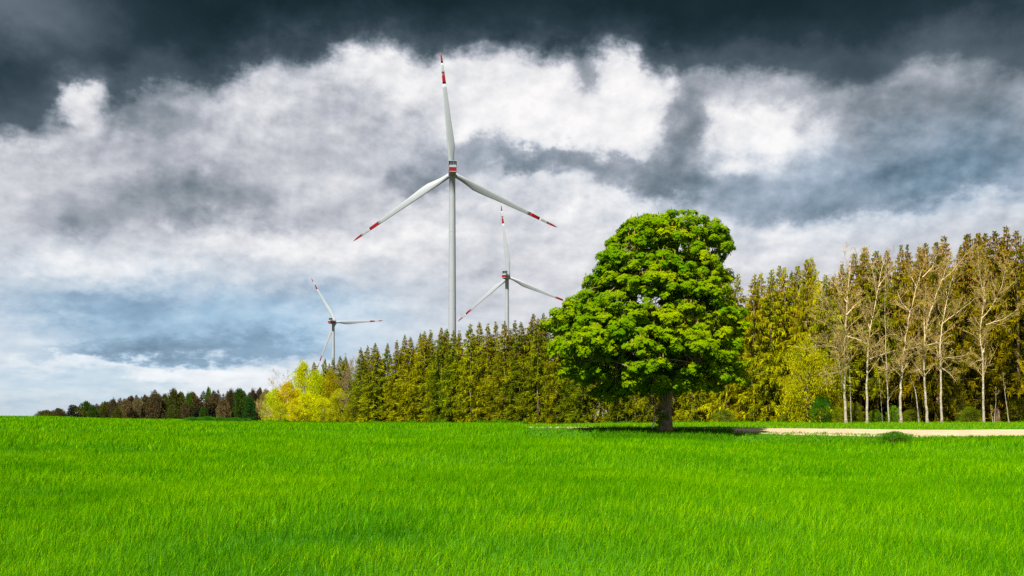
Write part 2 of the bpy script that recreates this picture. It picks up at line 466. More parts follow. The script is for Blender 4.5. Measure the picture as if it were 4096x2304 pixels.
# forest edge: photo column -> distance
_edge_u = np.array([1250, 1330, 1800, 2200, 2600, 3000, 3400, 3800, 4100, 4700, 5600])
_edge_d = np.array([236, 234, 190, 160, 138, 126, 119, 116, 114, 116, 125])
def edge_d(u):
    return np.interp(u, _edge_u, _edge_d)

def litter_mat():
    m, n = new_mat('forest_litter')
    g = n.n('ShaderNodeNewGeometry')
    q = n.noise(g.outputs['Position'], 1.3, 6.0, 0.65).outputs[0]
    c = n.ramp(q, [(0.3, (0.03, 0.02, 0.01, 1)), (0.55, (0.08, 0.05, 0.025, 1)), (0.75, (0.05, 0.06, 0.015, 1))])
    b = n.n('ShaderNodeBsdfDiffuse'); n.put(b.inputs[0], c)
    finish(n, b.outputs[0])
    return m
uu = np.linspace(1250, 5600, 120)
tt = np.linspace(0, 45, 12)
UU, TT = np.meshgrid(uu, tt, indexing='ij')
DD = edge_d(UU) + TT - 1.0 + 0.8 * np.sin(UU * 0.05) * (TT < 1)
FX, FY = DD * (UU - CX) / F, DD
grid_sheet('forest_floor', FX, FY, H(FX.ravel(), FY.ravel()).reshape(FX.shape) + 0.03, litter_mat())

# farm track: a pale strip of bare earth and gravel
def path_mat():
    m, n = new_mat('track_gravel')
    g = n.n('ShaderNodeNewGeometry')
    q = n.noise(g.outputs['Position'], 0.6, 6.0, 0.65).outputs[0]
    q2 = n.noise(g.outputs['Position'], 9.0, 4.0, 0.7).outputs[0]
    c = n.ramp(q, [(0.3, (0.23, 0.17, 0.10, 1)), (0.7, (0.36, 0.27, 0.165, 1))])
    c = n.mix(n.smooth(q2, 0.55, 0.7, 0.0, 0.5), c, (0.20, 0.15, 0.09, 1))
    b = n.n('ShaderNodeBsdfPrincipled'); n.put(b.inputs['Base Color'], c); b.inputs['Roughness'].default_value = 0.95
    bp = n.n('ShaderNodeBump'); bp.inputs['Strength'].default_value = 0.8; bp.inputs['Distance'].default_value = 0.05
    n.put(bp.inputs['Height'], q2); n.put(b.inputs['Normal'], bp.outputs[0])
    finish(n, b.outputs[0])
    return m
_pn_x = np.array([-60, -20, 2, 14, 25, 40, 60, 110]); _pn_y = np.array([90, 85, 83.5, 80, 73, 64, 58, 53])
_pf_x = np.array([-60, -20, 0, 14, 25, 40, 60, 110]); _pf_y = np.array([93, 88, 86.5, 86, 85, 84, 82, 80])
def path_near(x): return np.interp(x, _pn_x, _pn_y)
def path_far(x): return np.interp(x, _pf_x, _pf_y)
px_ = np.linspace(1.5, 110, 200)
tv = np.linspace(0, 1, 12)
PX, TV = np.meshgrid(px_, tv, indexing='ij')
wob = 0.35 * wave_noise(px_, px_ * 0.3, 5.0, 8)
PY = (path_near(PX) - 1.0 + wob[:, None]) * (1 - TV) + (path_far(PX) + 0.6 * wob[::-1, None]) * TV
grid_sheet('farm_track', PX, PY, H(PX.ravel(), PY.ravel()).reshape(PX.shape) + 0.035, path_mat())

# ------------------------------------------------------------------ wheat crop and grass
CROP = 0.35
_ce_u = np.array([-400, 0, 600, 740, 760, 1000, 1030, 1330, 1800, 2000, 2070, 2100, 2450, 2900, 3300, 4096, 4600])
_ce_d = np.array([205, 205, 212, 212, 186, 190, 226, 233, 187, 168, 150, 64, 62, 58, 53, 50.5, 48])
def crop_end(u): return np.interp(u, _ce_u, _ce_d)

def blades(name, x, y, h, w, seg, tint, lean=0.28, wind=(0.8, 0.25), mat=None, sink=0.02):
    """Grass blades: tapering curved strips, one mesh."""
    n = len(x)
    z = H(x, y) - sink
    yaw = rng.uniform(0, 2 * pi, n)
    bx, by = np.cos(yaw), np.sin(yaw)
    la = rng.normal(0, lean, (n, 2)) + np.array(wind) * lean * 0.8
    V = []; lv = []
    for k in range(seg):
        t = k / seg
        cxk = x + la[:, 0] * h * t ** 1.8; cyk = y + la[:, 1] * h * t ** 1.8
        czk = z + h * t * (1 - 0.18 * t * np.hypot(la[:, 0], la[:, 1]) * 2)
        ww = w * (1 - 0.75 * t ** 1.5) * 0.5
        V.append(np.stack([cxk - bx * ww, cyk - by * ww, czk], 1))
        V.append(np.stack([cxk + bx * ww, cyk + by * ww, czk], 1))
    V.append(np.stack([x + la[:, 0] * h, y + la[:, 1] * h, z + h * (1 - 0.36 * np.hypot(la[:, 0], la[:, 1]))], 1))
    Vs = np.stack(V, 1)                      # n, 2*seg+1, 3
    base = np.arange(n) * (2 * seg + 1)
    quads = [np.stack([base + 2 * k, base + 2 * k + 1, base + 2 * k + 3, base + 2 * k + 2], 1) for k in range(seg - 1)]
    tris = np.stack([base + 2 * seg - 2, base + 2 * seg - 1, base + 2 * seg], 1)
    q = np.concatenate(quads) if quads else np.zeros((0, 4), int)
    tf = np.concatenate([np.tile(tint, seg - 1), tint]) if seg > 1 else tint
    return Vs.reshape(-1, 3), q, tris, tf

def scatter(d0, d1, rho, u0=-420, u1=4520):
    u0 -= 3.0 * F / d1; u1 += 3.0 * F / d1      # a few metres beyond each edge of the view
    wd = (u1 - u0) / F
    area = 0.5 * wd * (d1 ** 2 - d0 ** 2)
    n = int(rho * area)
    d = np.sqrt(rng.uniform(d0 * d0, d1 * d1, n))
    u = rng.uniform(u0, u1, n)
    return u, d, d * (u - CX) / F

def join_parts(parts):
    off = 0; Vs = []; Qs = []; Ts = []; tq = []; tt_ = []
    for V, q, t, tf in parts:
        Vs.append(V); Qs.append(q + off); Ts.append(t + off); tq.append(tf[:len(q)]); tt_.append(tf[len(q):]); off += len(V)
    return np.concatenate(Vs), [np.concatenate(Qs), np.concatenate(Ts)], np.concatenate(tq + tt_)

def crop_tint(x, y):
    n = len(x)
    p = wave_noise(x, y, 9.0, 21) * 0.13 + wave_noise(x * 0.6, y, 2.4, 22) * 0.13
    t = np.clip(rng.normal(0.43, 0.20, n) + p, 0.0, 0.75)
    yel = rng.random(n) < 0.045
    t[yel] = rng.uniform(0.82, 1.0, yel.sum())
    return t

parts = []
for d0, d1, rho, seg, w, hm in ((4.0, 15, 950, 3, 0.0064, 0.245), (15, 26, 560, 2, 0.0082, 0.265), (26, 45, 200, 2, 0.0145, 0.30), (45, 80, 60, 1, 0.032, 0.38),
                                (80, 130, 17, 1, 0.065, 0.38), (130, 235, 8.5, 1, 0.11, 0.38)):
    u, d, x = scatter(d0, d1, rho)
    k = (d < crop_end(u) + 0.5 * wave_noise(u, d * 3, 90.0, 31))
    x, y = x[k], d[k]
    patch = wave_noise(x * 0.5, y, 3.2, 23)
    h = hm * rng.uniform(0.72, 1.12, len(x)) * (1 + 0.24 * patch)
    parts.append(blades('wheat', x, y, h, w * rng.uniform(0.7, 1.3, len(x)), seg, np.clip(crop_tint(x, y) + 0.07 * patch, 0, 1)))
V, Fl, tf = join_parts(parts)
wheat = obj('wheat_crop', np_mesh('wheat_crop', V, Fl, M_GRASS, tint=tf))
wheat.color = (0.062, 0.208, 0.0005, 1)
tag(wheat, 'bright green young wheat covering the whole field in the foreground', 'crop', kind='stuff')

# grass verge between the track and the wood
parts = []
n = 60000
x = rng.uniform(-12, 85, n)
u_est = CX + F * x / 100.0
yy0 = path_far(x) + 0.5 - 1.6 * rng.random(n) ** 3
ymax = edge_d(CX + F * x / 112.0) + 0.5
ymax = np.minimum(ymax, 122)
y = yy0 + (ymax - yy0) * rng.random(n)
h = rng.uniform(0.12, 0.34, n) * (1 + 0.4 * wave_noise(x, y, 4.0, 41))
parts.append(blades('verge', x, y, np.maximum(h, 0.06), rng.uniform(0.03, 0.07, n), 1, np.clip(rng.normal(0.5, 0.15, n), 0, 0.78), lean=0.4))
V, Fl, tf = join_parts(parts)
verge = obj('verge_grass', np_mesh('verge_grass', V, Fl, M_GRASS, tint=tf))
verge.color = (0.075, 0.20, 0.001, 1)
tag(verge, 'strip of short grass between the pale track and the wood', 'grass', kind='stuff')

# rough weeds: along the crop's far margin, round the chestnut's foot, and sprouting in the track's near edge
parts = []
def weeds(n, u0, u1, dfun, hfun, t0=0.32, wd=(0.03, 0.07)):
    u = rng.uniform(u0, u1, n)
    d = dfun(u)
    x, y = d * (u - CX) / F, d
    h = hfun(u, d) * rng.uniform(0.6, 1.15, n)
    parts.append(blades('weed', x, y, np.maximum(h, 0.05), rng.uniform(wd[0], wd[1], n), 2, np.clip(rng.normal(t0, 0.13, n), 0, 0.8), lean=0.45))
weeds(18000, 2370, 2930, lambda u: crop_end(u) + rng.uniform(0, 1, len(u)) * (81 - crop_end(u)),
      lambda u, d: 0.38 + 0.14 * np.exp(-((u - 2640) / 260) ** 2) + 0.09 * wave_noise(u, d * 8, 60, 51), 0.25)
weeds(26000, 2075, 4650, lambda u: crop_end(u) + rng.uniform(0, 1, len(u)) * np.maximum(path_near((u - CX) / F * 68) - crop_end(u) + 1.0, 2),
      lambda u, d: 0.26 + 0.09 * wave_noise(u, d * 8, 70, 57), 0.40)
weeds(7000, 3000, 4300, lambda u: crop_end(u) + rng.uniform(-0.5, 3.5, len(u)) ** 1.0,
      lambda u, d: 0.30 + 0.12 * wave_noise(u, d * 3, 160, 52), 0.35)
weeds(4500, 2080, 2480, lambda u: crop_end(u) + rng.uniform(-0.5, 4, len(u)),
      lambda u, d: 0.33 + 0.08 * wave_noise(u, d * 3, 90, 53), 0.35)
weeds(14000, 740, 2100, lambda u: np.where(u < 1330, np.interp(u, [740, 1330], [205, 228]), edge_d(u) - 4) + rng.uniform(-5, 3, len(u)),
      lambda u, d: 0.78 + 0.35 * wave_noise(u, d, 60, 54), 0.22, (0.09, 0.16))
weeds(5000, 1400, 5000, lambda u: edge_d(u) + rng.uniform(-1.5, 2.5, len(u)),
      lambda u, d: 0.4 + 0.2 * wave_noise(u, d, 70, 55), 0.45, (0.06, 0.12))
V, Fl, tf = join_parts(parts)
weed = obj('rough_weeds', np_mesh('rough_weeds', V, Fl, M_GRASS, tint=tf))
weed.color = (0.06, 0.18, 0.002, 1)
tag(weed, 'taller dark grass and weeds along the field margin and the chestnut foot', 'weeds', kind='stuff')

# ------------------------------------------------------------------ wind turbines
M_WHITE_SHADED = plain('turbine_white_shaded', (0.205, 0.228, 0.252), 0.5, 0, 0.04, 0.15)  # white paint darkened all over: the cloud shadow is put into its colour
M_RED = plain('turbine_red', (0.15, 0.0015, 0.003), 0.4, 0, 0.06, 0.3)
M_DARK = plain('radiator_dark', (0.012, 0.02, 0.03), 0.35, 0, 0.1, 1.0)
M_GREY = plain('underside_grey', (0.16, 0.17, 0.17), 0.6, 0, 0.1, 0.5)
RB = 63.0

def bm_mesh(name, bm, mat, smooth=False):
    me = bpy.data.meshes.new(name)
    bm.normal_update()
    bm.to_mesh(me); bm.free()
    for m in (mat if isinstance(mat, (list, tuple)) else [mat]):
        me.materials.append(m)
    if smooth:
        for p in me.polygons: p.use_smooth = True
    return me

def add_box(bm, c, s, bev=0.0, seg=2):
    r = bmesh.ops.create_cube(bm, size=1.0)
    vs = r['verts']
    bmesh.ops.scale(bm, vec=s, verts=vs)
    bmesh.ops.translate(bm, vec=c, verts=vs)
    if bev:
        es = list({e for v in vs for e in v.link_edges})
        bmesh.ops.bevel(bm, geom=es, offset=bev, segments=seg, profile=0.5, affect='EDGES')

def add_tube(bm, pts, rad, sides=8, cap=True):
    """Round tube through points with a radius at each."""
    pts = [Vector(p) for p in pts]
    rings = []
    up = Vector((0, 0, 1))
    for i, p in enumerate(pts):
        d = (pts[min(i + 1, len(pts) - 1)] - pts[max(i - 1, 0)]).normalized()
        a = d.cross(up if abs(d.z) < 0.95 else Vector((1, 0, 0))).normalized()
        b = a.cross(d).normalized()
        r = rad[i] if hasattr(rad, '__len__') else rad
        rings.append([bm.verts.new(p + (a * cos(2 * pi * k / sides) + b * sin(2 * pi * k / sides)) * r) for k in range(sides)])
    for r0, r1 in zip(rings, rings[1:]):
        for k in range(sides):
            f = bm.faces.new((r0[k], r0[(k + 1) % sides], r1[(k + 1) % sides], r1[k])); f.smooth = True
    if cap:
        bm.faces.new(rings[0]); bm.faces.new(list(reversed(rings[-1])))

def blade_section(s):
    """Span 0..1 -> chord, thickness, twist, prebend."""
    ch = np.interp(s, [0, 0.04, 0.10, 0.20, 0.26, 0.45, 0.70, 0.9, 0.97, 1.0], [2.5, 2.5, 3.0, 4.05, 4.05, 3.0, 2.0, 1.3, 0.8, 0.12])
    th = np.interp(s, [0, 0.04, 0.12, 0.25, 0.5, 1.0], [2.5, 2.4, 1.6, 0.95, 0.5, 0.05])
    tw = radians(np.interp(s, [0, 0.2, 0.5, 1.0], [16, 14, 6, 1]))
    pb = 3.6 * s ** 2.2
    off = np.interp(s, [0, 0.05, 0.2, 1.0], [0.0, 0.0, 0.22, 0.16])
    return ch, th, tw, pb, off

def blade_mesh(name, s0, s1, mat, grow=0.0, n=28):
    ss = np.linspace(s0, s1, max(4, int(n * (s1 - s0)) + 3))
    K = 16
    bm = bmesh.new()
    rings = []
    for s in ss:
        ch, th, tw, pb, off = blade_section(s)
        ring = []
        for k in range(K):
            a = 2 * pi * k / K
            round_ = max(0.0, 1 - s / 0.12)
            x = 0.5 * ch * cos(a) + off * ch
            t = 0.5 * th * sin(a) * (1.0 if round_ > 0.9 else (1 - (1 - round_) * 0.55 * (0.5 + 0.5 * cos(a))))
            x2, y2 = x * cos(tw) - t * sin(tw), x * sin(tw) + t * cos(tw)
            ring.append(bm.verts.new((x2 * (1 + grow), y2 * (1 + grow) + pb, 1.2 + s * (RB - 1.2))))
        rings.append(ring)
    for r0, r1 in zip(rings, rings[1:]):
        for k in range(K):
            bm.faces.new((r0[k], r1[k], r1[(k + 1) % K], r0[(k + 1) % K]))
    bm.faces.new(rings[0]); bm.faces.new(list(reversed(rings[-1])))
    bmesh.ops.recalc_face_normals(bm, faces=bm.faces[:])
    return bm_mesh(name, bm, mat, True)

ME_BLADE_IN = blade_mesh('blade', 0.0, 0.735, M_WHITE_SHADED)
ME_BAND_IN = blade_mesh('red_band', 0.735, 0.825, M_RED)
ME_BLADE_MID = blade_mesh('white_band', 0.825, 0.912, M_WHITE_SHADED)
ME_BAND_TIP = blade_mesh('red_tip', 0.912, 1.0, M_RED)

def nacelle_meshes():
    """Nacelle frame: origin on the tower axis at shaft height, rotor towards +Y."""
    out = {}
    def shell(y0, y1, w, z0, z1, r, mat, name, nose=1.0):
        bm = bmesh.new()
        prof = []
        for (cx_, cz_, a0) in ((w / 2 - r, z1 - r, 0), (-w / 2 + r, z1 - r, 90), (-w / 2 + r, z0 + r, 180), (w / 2 - r, z0 + r, 270)):
            for k in range(6):
                a = radians(a0 + 18 * k)
                prof.append((cx_ + r * cos(a), cz_ + r * sin(a)))
        ys = [(y0, 0.90), (y0 + 0.12, 0.955), (y0 + 0.45, 1.0), (y1 - 1.6, 1.0), (y1 - 0.5, 0.93 * nose), (y1, 0.80 * nose)]
        zc = (z0 + z1) / 2
        rings = [[bm.verts.new((x * s, y, zc + (z - zc) * s)) for x, z in prof] for y, s in ys]
        for r0, r1 in zip(rings, rings[1:]):
            for k in range(len(prof)):
                bm.faces.new((r0[k], r0[(k + 1) % len(prof)], r1[(k + 1) % len(prof)], r1[k]))
        bm.faces.new(rings[0]); bm.faces.new(list(reversed(rings[-1])))
        bmesh.ops.recalc_face_normals(bm, faces=bm.faces[:])
        return bm_mesh(name, bm, mat)
    out['nacelle'] = shell(-8.0, 3.4, 3.7, -1.75, 1.95, 0.45, M_WHITE_SHADED, 'nacelle')
    # broad red belt round both sides and the back
    bm = bmesh.new()
    zb0, zb1 = -1.15, 0.80
    loop = [(-1.88, 2.2), (-1.88, -7.5), (-1.72, -8.06), (1.72, -8.06), (1.88, -7.5), (1.88, 2.2)]
    inner = [(-1.60, 2.2), (-1.60, -7.4), (-1.5, -7.8), (1.5, -7.8), (1.60, -7.4), (1.60, 2.2)]
    lo_ = [bm.verts.new((x, y, zb0)) for x, y in loop]; hi_ = [bm.verts.new((x, y, zb1)) for x, y in loop]
    li_ = [bm.verts.new((x, y, zb0)) for x, y in inner]; hi2 = [bm.verts.new((x, y, zb1)) for x, y in inner]
    for k in range(5):
        bm.faces.new((lo_[k], lo_[k + 1], hi_[k + 1], hi_[k]))
        bm.faces.new((li_[k], hi2[k], hi2[k + 1], li_[k + 1]))
        bm.faces.new((hi_[k], hi_[k + 1], hi2[k + 1], hi2[k])); bm.faces.new((lo_[k], li_[k], li_[k + 1], lo_[k + 1]))
    bm.faces.new((lo_[0], hi_[0], hi2[0], li_[0])); bm.faces.new((lo_[5], li_[5], hi2[5], hi_[5]))
    bmesh.ops.recalc_face_normals(bm, faces=bm.faces[:])
    out['red_belt'] = bm_mesh('red_belt', bm, M_RED)
    bm = bmesh.new(); add_box(bm, (0, -2.4, -1.9), (2.7, 9.0, 0.55), 0.12)
    out['underside_tray'] = bm_mesh('underside_tray', bm, M_GREY)
    # cooler: dark radiator panel in a pale frame on the roof
    bm = bmesh.new(); add_box(bm, (0, -5.2, 3.28), (4.2, 0.5, 2.5), 0.1)
    out['cooler'] = bm_mesh('cooler', bm, M_DARK)
    bm = bmesh.new()
    for sx in (-1, 1):
        add_box(bm, (sx * 2.22, -5.2, 3.2), (0.22, 0.9, 2.95), 0.05)
    add_box(bm, (0, -5.2, 4.66), (4.66, 0.9, 0.22), 0.05)
    for xx in (-1.25, -0.42, 0.42, 1.25):
        add_box(bm, (xx, -5.52, 3.28), (0.05, 0.1, 2.5))
    out['cooler_frame'] = bm_mesh('cooler_frame', bm, M_WHITE_SHADED)
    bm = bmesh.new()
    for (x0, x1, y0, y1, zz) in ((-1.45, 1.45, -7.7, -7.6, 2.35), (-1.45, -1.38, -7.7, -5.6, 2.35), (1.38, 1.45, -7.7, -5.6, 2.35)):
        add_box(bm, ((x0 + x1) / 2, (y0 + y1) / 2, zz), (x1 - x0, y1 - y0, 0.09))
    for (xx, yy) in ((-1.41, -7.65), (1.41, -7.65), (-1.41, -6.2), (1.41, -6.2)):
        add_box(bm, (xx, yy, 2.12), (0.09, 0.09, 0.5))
    out['roof_rail'] = bm_mesh('roof_rail', bm, M_WHITE_SHADED)
    bm = bmesh.new(); add_tube(bm, [(0.4, -6.9, 1.9), (0.4, -6.9, 3.4)], 0.07, 6)
    add_box(bm, (0.4, -6.9, 3.5), (0.5, 0.12, 0.12))
    out['wind_vane'] = bm_mesh('wind_vane', bm, M_GREY)
    # hub with spinner
    bm = bmesh.new()
    ys = [(3.3, 1.55), (3.7, 1.75), (5.6, 1.75), (6.6, 1.45), (7.3, 0.9), (7.6, 0.3)]
    add_tube(bm, [(0, y, 0) for y, r in ys], [r for y, r in ys], 24)
    out['hub'] = bm_mesh('hub', bm, M_WHITE_SHADED)
    return out
NAC = nacelle_meshes()

def turbine(hub_px, hub_py, D, yaw_deg, ang, label, tilt=5.0):
    p = at(hub_px, hub_py, D)
    z0 = h1(p.x, p.y) - 0.2
    root = empty('wind_turbine', (p.x, p.y, z0))
    tag(root, label, 'wind turbine', 'white wind turbines with red banded blades')
    hz = p.z - z0
    top = hz - 2.1
    bm = bmesh.new()
    zs = np.linspace(0, top, 13)
    add_tube(bm, [(0, 0, z) for z in zs], list(np.interp(zs / top, [0, 0.5, 1], [2.25, 1.92, 1.60])), 40)
    obj('tower', bm_mesh('tower', bm, M_WHITE_SHADED), root)
    for f in (0.27, 0.53, 0.77):
        bm = bmesh.new()
        r = np.interp(f, [0, 0.5, 1], [2.25, 1.92, 1.60]) + 0.03
        add_tube(bm, [(0, 0, top * f - 0.12), (0, 0, top * f + 0.12)], [r, r], 40)
        obj('flange_ring', bm_mesh('flange_ring', bm, M_WHITE_SHADED), root)
    for k in range(4):
        a = radians(-45 + 90 * k - 15)
        bm = bmesh.new(); add_box(bm, (1.93 * cos(a), 1.93 * sin(a), top * 0.46), (0.3, 0.3, 0.45), 0.05)
        obj('warning_lamp', bm_mesh('warning_lamp', bm, M_GREY), root)
    bm = bmesh.new(); add_tube(bm, [(0, 0, top - 0.05), (0, 0, top + 0.5)], [1.75, 1.8], 32)
    obj('yaw_ring', bm_mesh('yaw_ring', bm, M_GREY), root)
    R_yaw = Matrix.Rotation(radians(yaw_deg), 4, 'Z')
    def mount(name, me, par, mat4):
        o = obj(name, me, par)
        o.matrix_parent_inverse = Matrix.Identity(4)
        o.matrix_basis = mat4
        return o
    base = Matrix.Translation((0, 0, hz)) @ R_yaw
    nac = mount('nacelle', NAC['nacelle'], root, base)
    for k in ('red_belt', 'underside_tray', 'cooler', 'roof_rail', 'wind_vane'):
        mount(k, NAC[k], nac, Matrix.Identity(4))
    mount('cooler_frame', NAC['cooler_frame'], nac, Matrix.Identity(4))
    til = base @ Matrix.Rotation(radians(tilt), 4, 'X')
    mount('hub', NAC['hub'], root, til)
    for a in ang:
        mb = til @ Matrix.Translation((0, 4.7, 0)) @ Matrix.Rotation(radians(a), 4, 'Y')
        b = mount('blade', ME_BLADE_IN, root, mb)
        for k, me in (('red_band', ME_BAND_IN), ('white_band', ME_BLADE_MID), ('red_tip', ME_BAND_TIP)):
            mount(k, me, b, Matrix.Identity(4))
    return root

turbine(1809, 689, 520, 6, (-5.4, 115.0, 235.2), 'tallest white wind turbine, nearest of three, red striped blades, left of the big chestnut')
turbine(2028, 1108, 858, -20, (-6.0, 114.0, 234.0), 'medium sized wind turbine just left of the chestnut, one blade touching its crown')
turbine(1333, 1289, 1150, -26, (-33.0, 90.5, 211.0), 'smallest far wind turbine at the left end of the spruces, one blade horizontal')

# ------------------------------------------------------------------ foliage building blocks
def unit(v):
    return v / (np.linalg.norm(v, axis=-1, keepdims=True) + 1e-9)

def leaf_cards(P, A, L, Wd, mid=0.55, roll=None, r=rng):
    """Diamond leaves: base P, direction A (unit), length L, width Wd."""
    n = len(P)
    ref = unit(r.normal(0, 1, (n, 3)))
    B = unit(np.cross(A, ref)) if roll is None else unit(np.cross(A, roll))
    L = np.broadcast_to(L, (n,))[:, None]; Wd = np.broadcast_to(Wd, (n,))[:, None]
    m_ = P + A * L * mid
    V = np.stack([P, m_ + B * Wd * 0.5, P + A * L, m_ - B * Wd * 0.5], 1).reshape(-1, 3)
    return V, np.arange(4 * n).reshape(n, 4)

class Bag:
    """Collects quads with a material index and a tint."""
    def __init__(s): s.V = []; s.F = []; s.M = []; s.T = []; s.n = 0
    def add(s, V, Fq, mi, t):
        s.V.append(V); s.F.append(Fq + s.n); s.n += len(V)
        s.M.append(np.full(len(Fq), mi)); s.T.append(np.broadcast_to(t, (len(Fq),)))
    def mesh(s, name, mats):
        return np_mesh(name, np.concatenate(s.V), np.concatenate(s.F), mats, np.concatenate(s.M), np.concatenate(s.T))

def tubes(paths, sides=5):
    """paths: list of (points (k,3), radii (k,)). Returns V, quads."""
    Vs = []; Fs = []; off = 0
    ang = np.arange(sides) * 2 * pi / sides
    ca, sa = np.cos(ang), np.sin(ang)
    for pts, rad in paths:
        pts = np.asarray(pts, float); k = len(pts)
        d = np.gradient(pts, axis=0); d = unit(d)
        ref = np.where(np.abs(d[:, 2:3]) < 0.9, np.array([[0, 0, 1.0]]), np.array([[1.0, 0, 0]]))
        a = unit(np.cross(d, ref)); b = np.cross(a, d)
        ring = pts[:, None, :] + (a[:, None, :] * ca[None, :, None] + b[:, None, :] * sa[None, :, None]) * np.asarray(rad)[:, None, None]
        Vs.append(ring.reshape(-1, 3))
        i = np.arange(k - 1)[:, None] * sides; j = np.arange(sides)[None, :]; jn = (j + 1) % sides
        Fs.append(np.stack([i + j, i + jn, i + sides + jn, i + sides + j], -1).reshape(-1, 4) + off)
        off += k * sides
    return np.concatenate(Vs), np.concatenate(Fs)

# ------------------------------------------------------------------ spruces
def spruce_mesh(seed, Ht=20.0, R=2.6, bare=0.03, hang=1.0, cones=150, dens=1.0, fine=1.0):
    r = np.random.default_rng(seed)
    bag = Bag()
    lob = r.uniform(0.05, 0.25); lph = r.uniform(0, 6.28)
    z = Ht * bare + 0.2
    SP = []; SD = []; SL = []; ST = []; SW = []
    while z < Ht - 0.35:
        f = z / Ht
        prof = R * min(1.0, (1 - f) ** 1.0 * 1.75) * (0.85 + 0.15 * min(1, f / 0.12)) + 0.06
        nb = int(max(4, r.integers(6, 9) * (1 if f < 0.9 else 0.8)))
        ph0 = r.uniform(0, 2 * pi)
        for k in range(nb):
            ph = ph0 + 2 * pi * k / nb + r.normal(0, 0.22)
            if f < 0.9 and r.random() < 0.13: continue
            L = prof * (r.uniform(0.5, 1.25) if r.random() < 0.85 else r.uniform(1.2, 1.5)) * (1 + lob * cos(ph - lph + 3 * f))
            zb = z + r.normal(0, 0.12)
            up = np.interp(f, [0, 0.5, 0.85, 1], [0.02, 0.10, 0.24, 0.5])
            dr = np.interp(f, [0, 0.6, 1], [0.55, 0.42, 0.10]) * r.uniform(0.6, 1.4)
            nt = int((8 + 14 * L) * dens)
            t = r.uniform(0.12, 1.0, nt) ** 0.8
            rad = L * t
            x = rad * cos(ph); y = rad * sin(ph)
            zz = zb + up * rad - dr * L * t ** 1.6 + 0.22 * L * np.maximum(t - 0.7, 0)
            P = np.stack([x, y, zz], 1)
            hangk = r.random(nt) < 0.56 * hang
            side = r.choice([-1, 1], nt)
            az = ph + side * r.uniform(0.35, 1.1, nt)
            D = np.stack([np.cos(az), np.sin(az), r.uniform(-0.55, 0.15, nt)], 1)
            D[hangk] = np.stack([np.cos(az[hangk]) * 0.25, np.sin(az[hangk]) * 0.25, -np.ones(hangk.sum())], 1)
            ln = (0.30 * min(1, 0.3 + 0.8 * L) + 0.30 * L * (1 - 0.55 * t)) * r.uniform(0.6, 1.2, nt)
            ln[hangk] = r.uniform(0.30, 1.05, hangk.sum()) * min(1.0, 0.30 + 0.4 * L)
            SP.append(P); SD.append(unit(D)); SL.append(ln); SW.append(np.where(hangk, 0.11, 0.15) * min(1, 0.55 + 0.5 * L) * r.uniform(0.7, 1.2, nt))
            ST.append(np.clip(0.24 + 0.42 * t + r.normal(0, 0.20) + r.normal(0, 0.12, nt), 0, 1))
            # leading shoot of the branch
            tp = np.linspace(0.2, 1.0, 4)
            bp = np.stack([L * tp * cos(ph), L * tp * sin(ph), zb + up * L * tp - dr * L * tp ** 1.6 + 0.22 * L * np.maximum(tp - 0.7, 0)], 1)
            SP.append(bp[:-1]); dd = bp[1:] - bp[:-1]; SL.append(np.linalg.norm(dd, axis=1) * 1.25); SD.append(unit(dd)); SW.append(np.full(3, 0.15)); ST.append(np.full(3, 0.5))
        z += 0.46 * r.uniform(0.8, 1.2) * (1 if f < 0.9 else 0.75)
    # leader
    SP.append(np.array([[0, 0, Ht - 1.5]] * 2)); SD.append(np.array([[0, 0, 1.0]] * 2)); SL.append(np.array([1.5, 1.4])); SW.append(np.array([0.14, 0.14])); ST.append(np.array([0.5, 0.5]))
    P = np.concatenate(SP); D = np.concatenate(SD); L = np.concatenate(SL) * (0.5 + 0.5 * fine); Wd = np.concatenate(SW) * fine; T = np.concatenate(ST)
    V, Fq = leaf_cards(P, D, L, Wd, 0.5, r=r)
    bag.add(V, Fq, 0, T)
    # ripe cones hanging near the top
    if cones:
        fz = 0.955 - r.beta(1.2, 2.2, cones) * 0.60
        zc = Ht * fz
        pr = R * np.minimum(1.0, (1 - fz) ** 0.95 * 1.75) * r.uniform(0.45, 1.05, cones) + 0.08
        a = r.uniform(0, 2 * pi, cones)
        P = np.stack([pr * np.cos(a), pr * np.sin(a), zc - 0.15 * pr], 1)
        for q in range(2):
            V, Fq = leaf_cards(P, np.tile([[0, 0, -1.0]], (cones, 1)) + r.normal(0, 0.1, (cones, 3)), 0.26, 0.13, 0.4, r=r)
            bag.add(V, Fq, 1, r.uniform(0.3, 0.7, cones))
    return bag.mesh('spruce_crown', [M_NEEDLE, M_CONE])

def trunk_mesh(name, Ht, r0, mat, seed, wig=0.03, base=1.25):
    r = np.random.default_rng(seed)
    zs = np.linspace(-0.15, Ht * 0.97, 12)
    pts = np.stack([r.normal(0, wig, 12).cumsum() * 0.4, r.normal(0, wig, 12).cumsum() * 0.4, zs], 1); pts[0, :2] = 0
    rad = r0 * (1 - zs / Ht) ** 0.8 + 0.015
    rad[0] *= base
    V, Fq = tubes([(pts, rad)], 8)
    return np_mesh(name, V, Fq, mat, smooth=True)

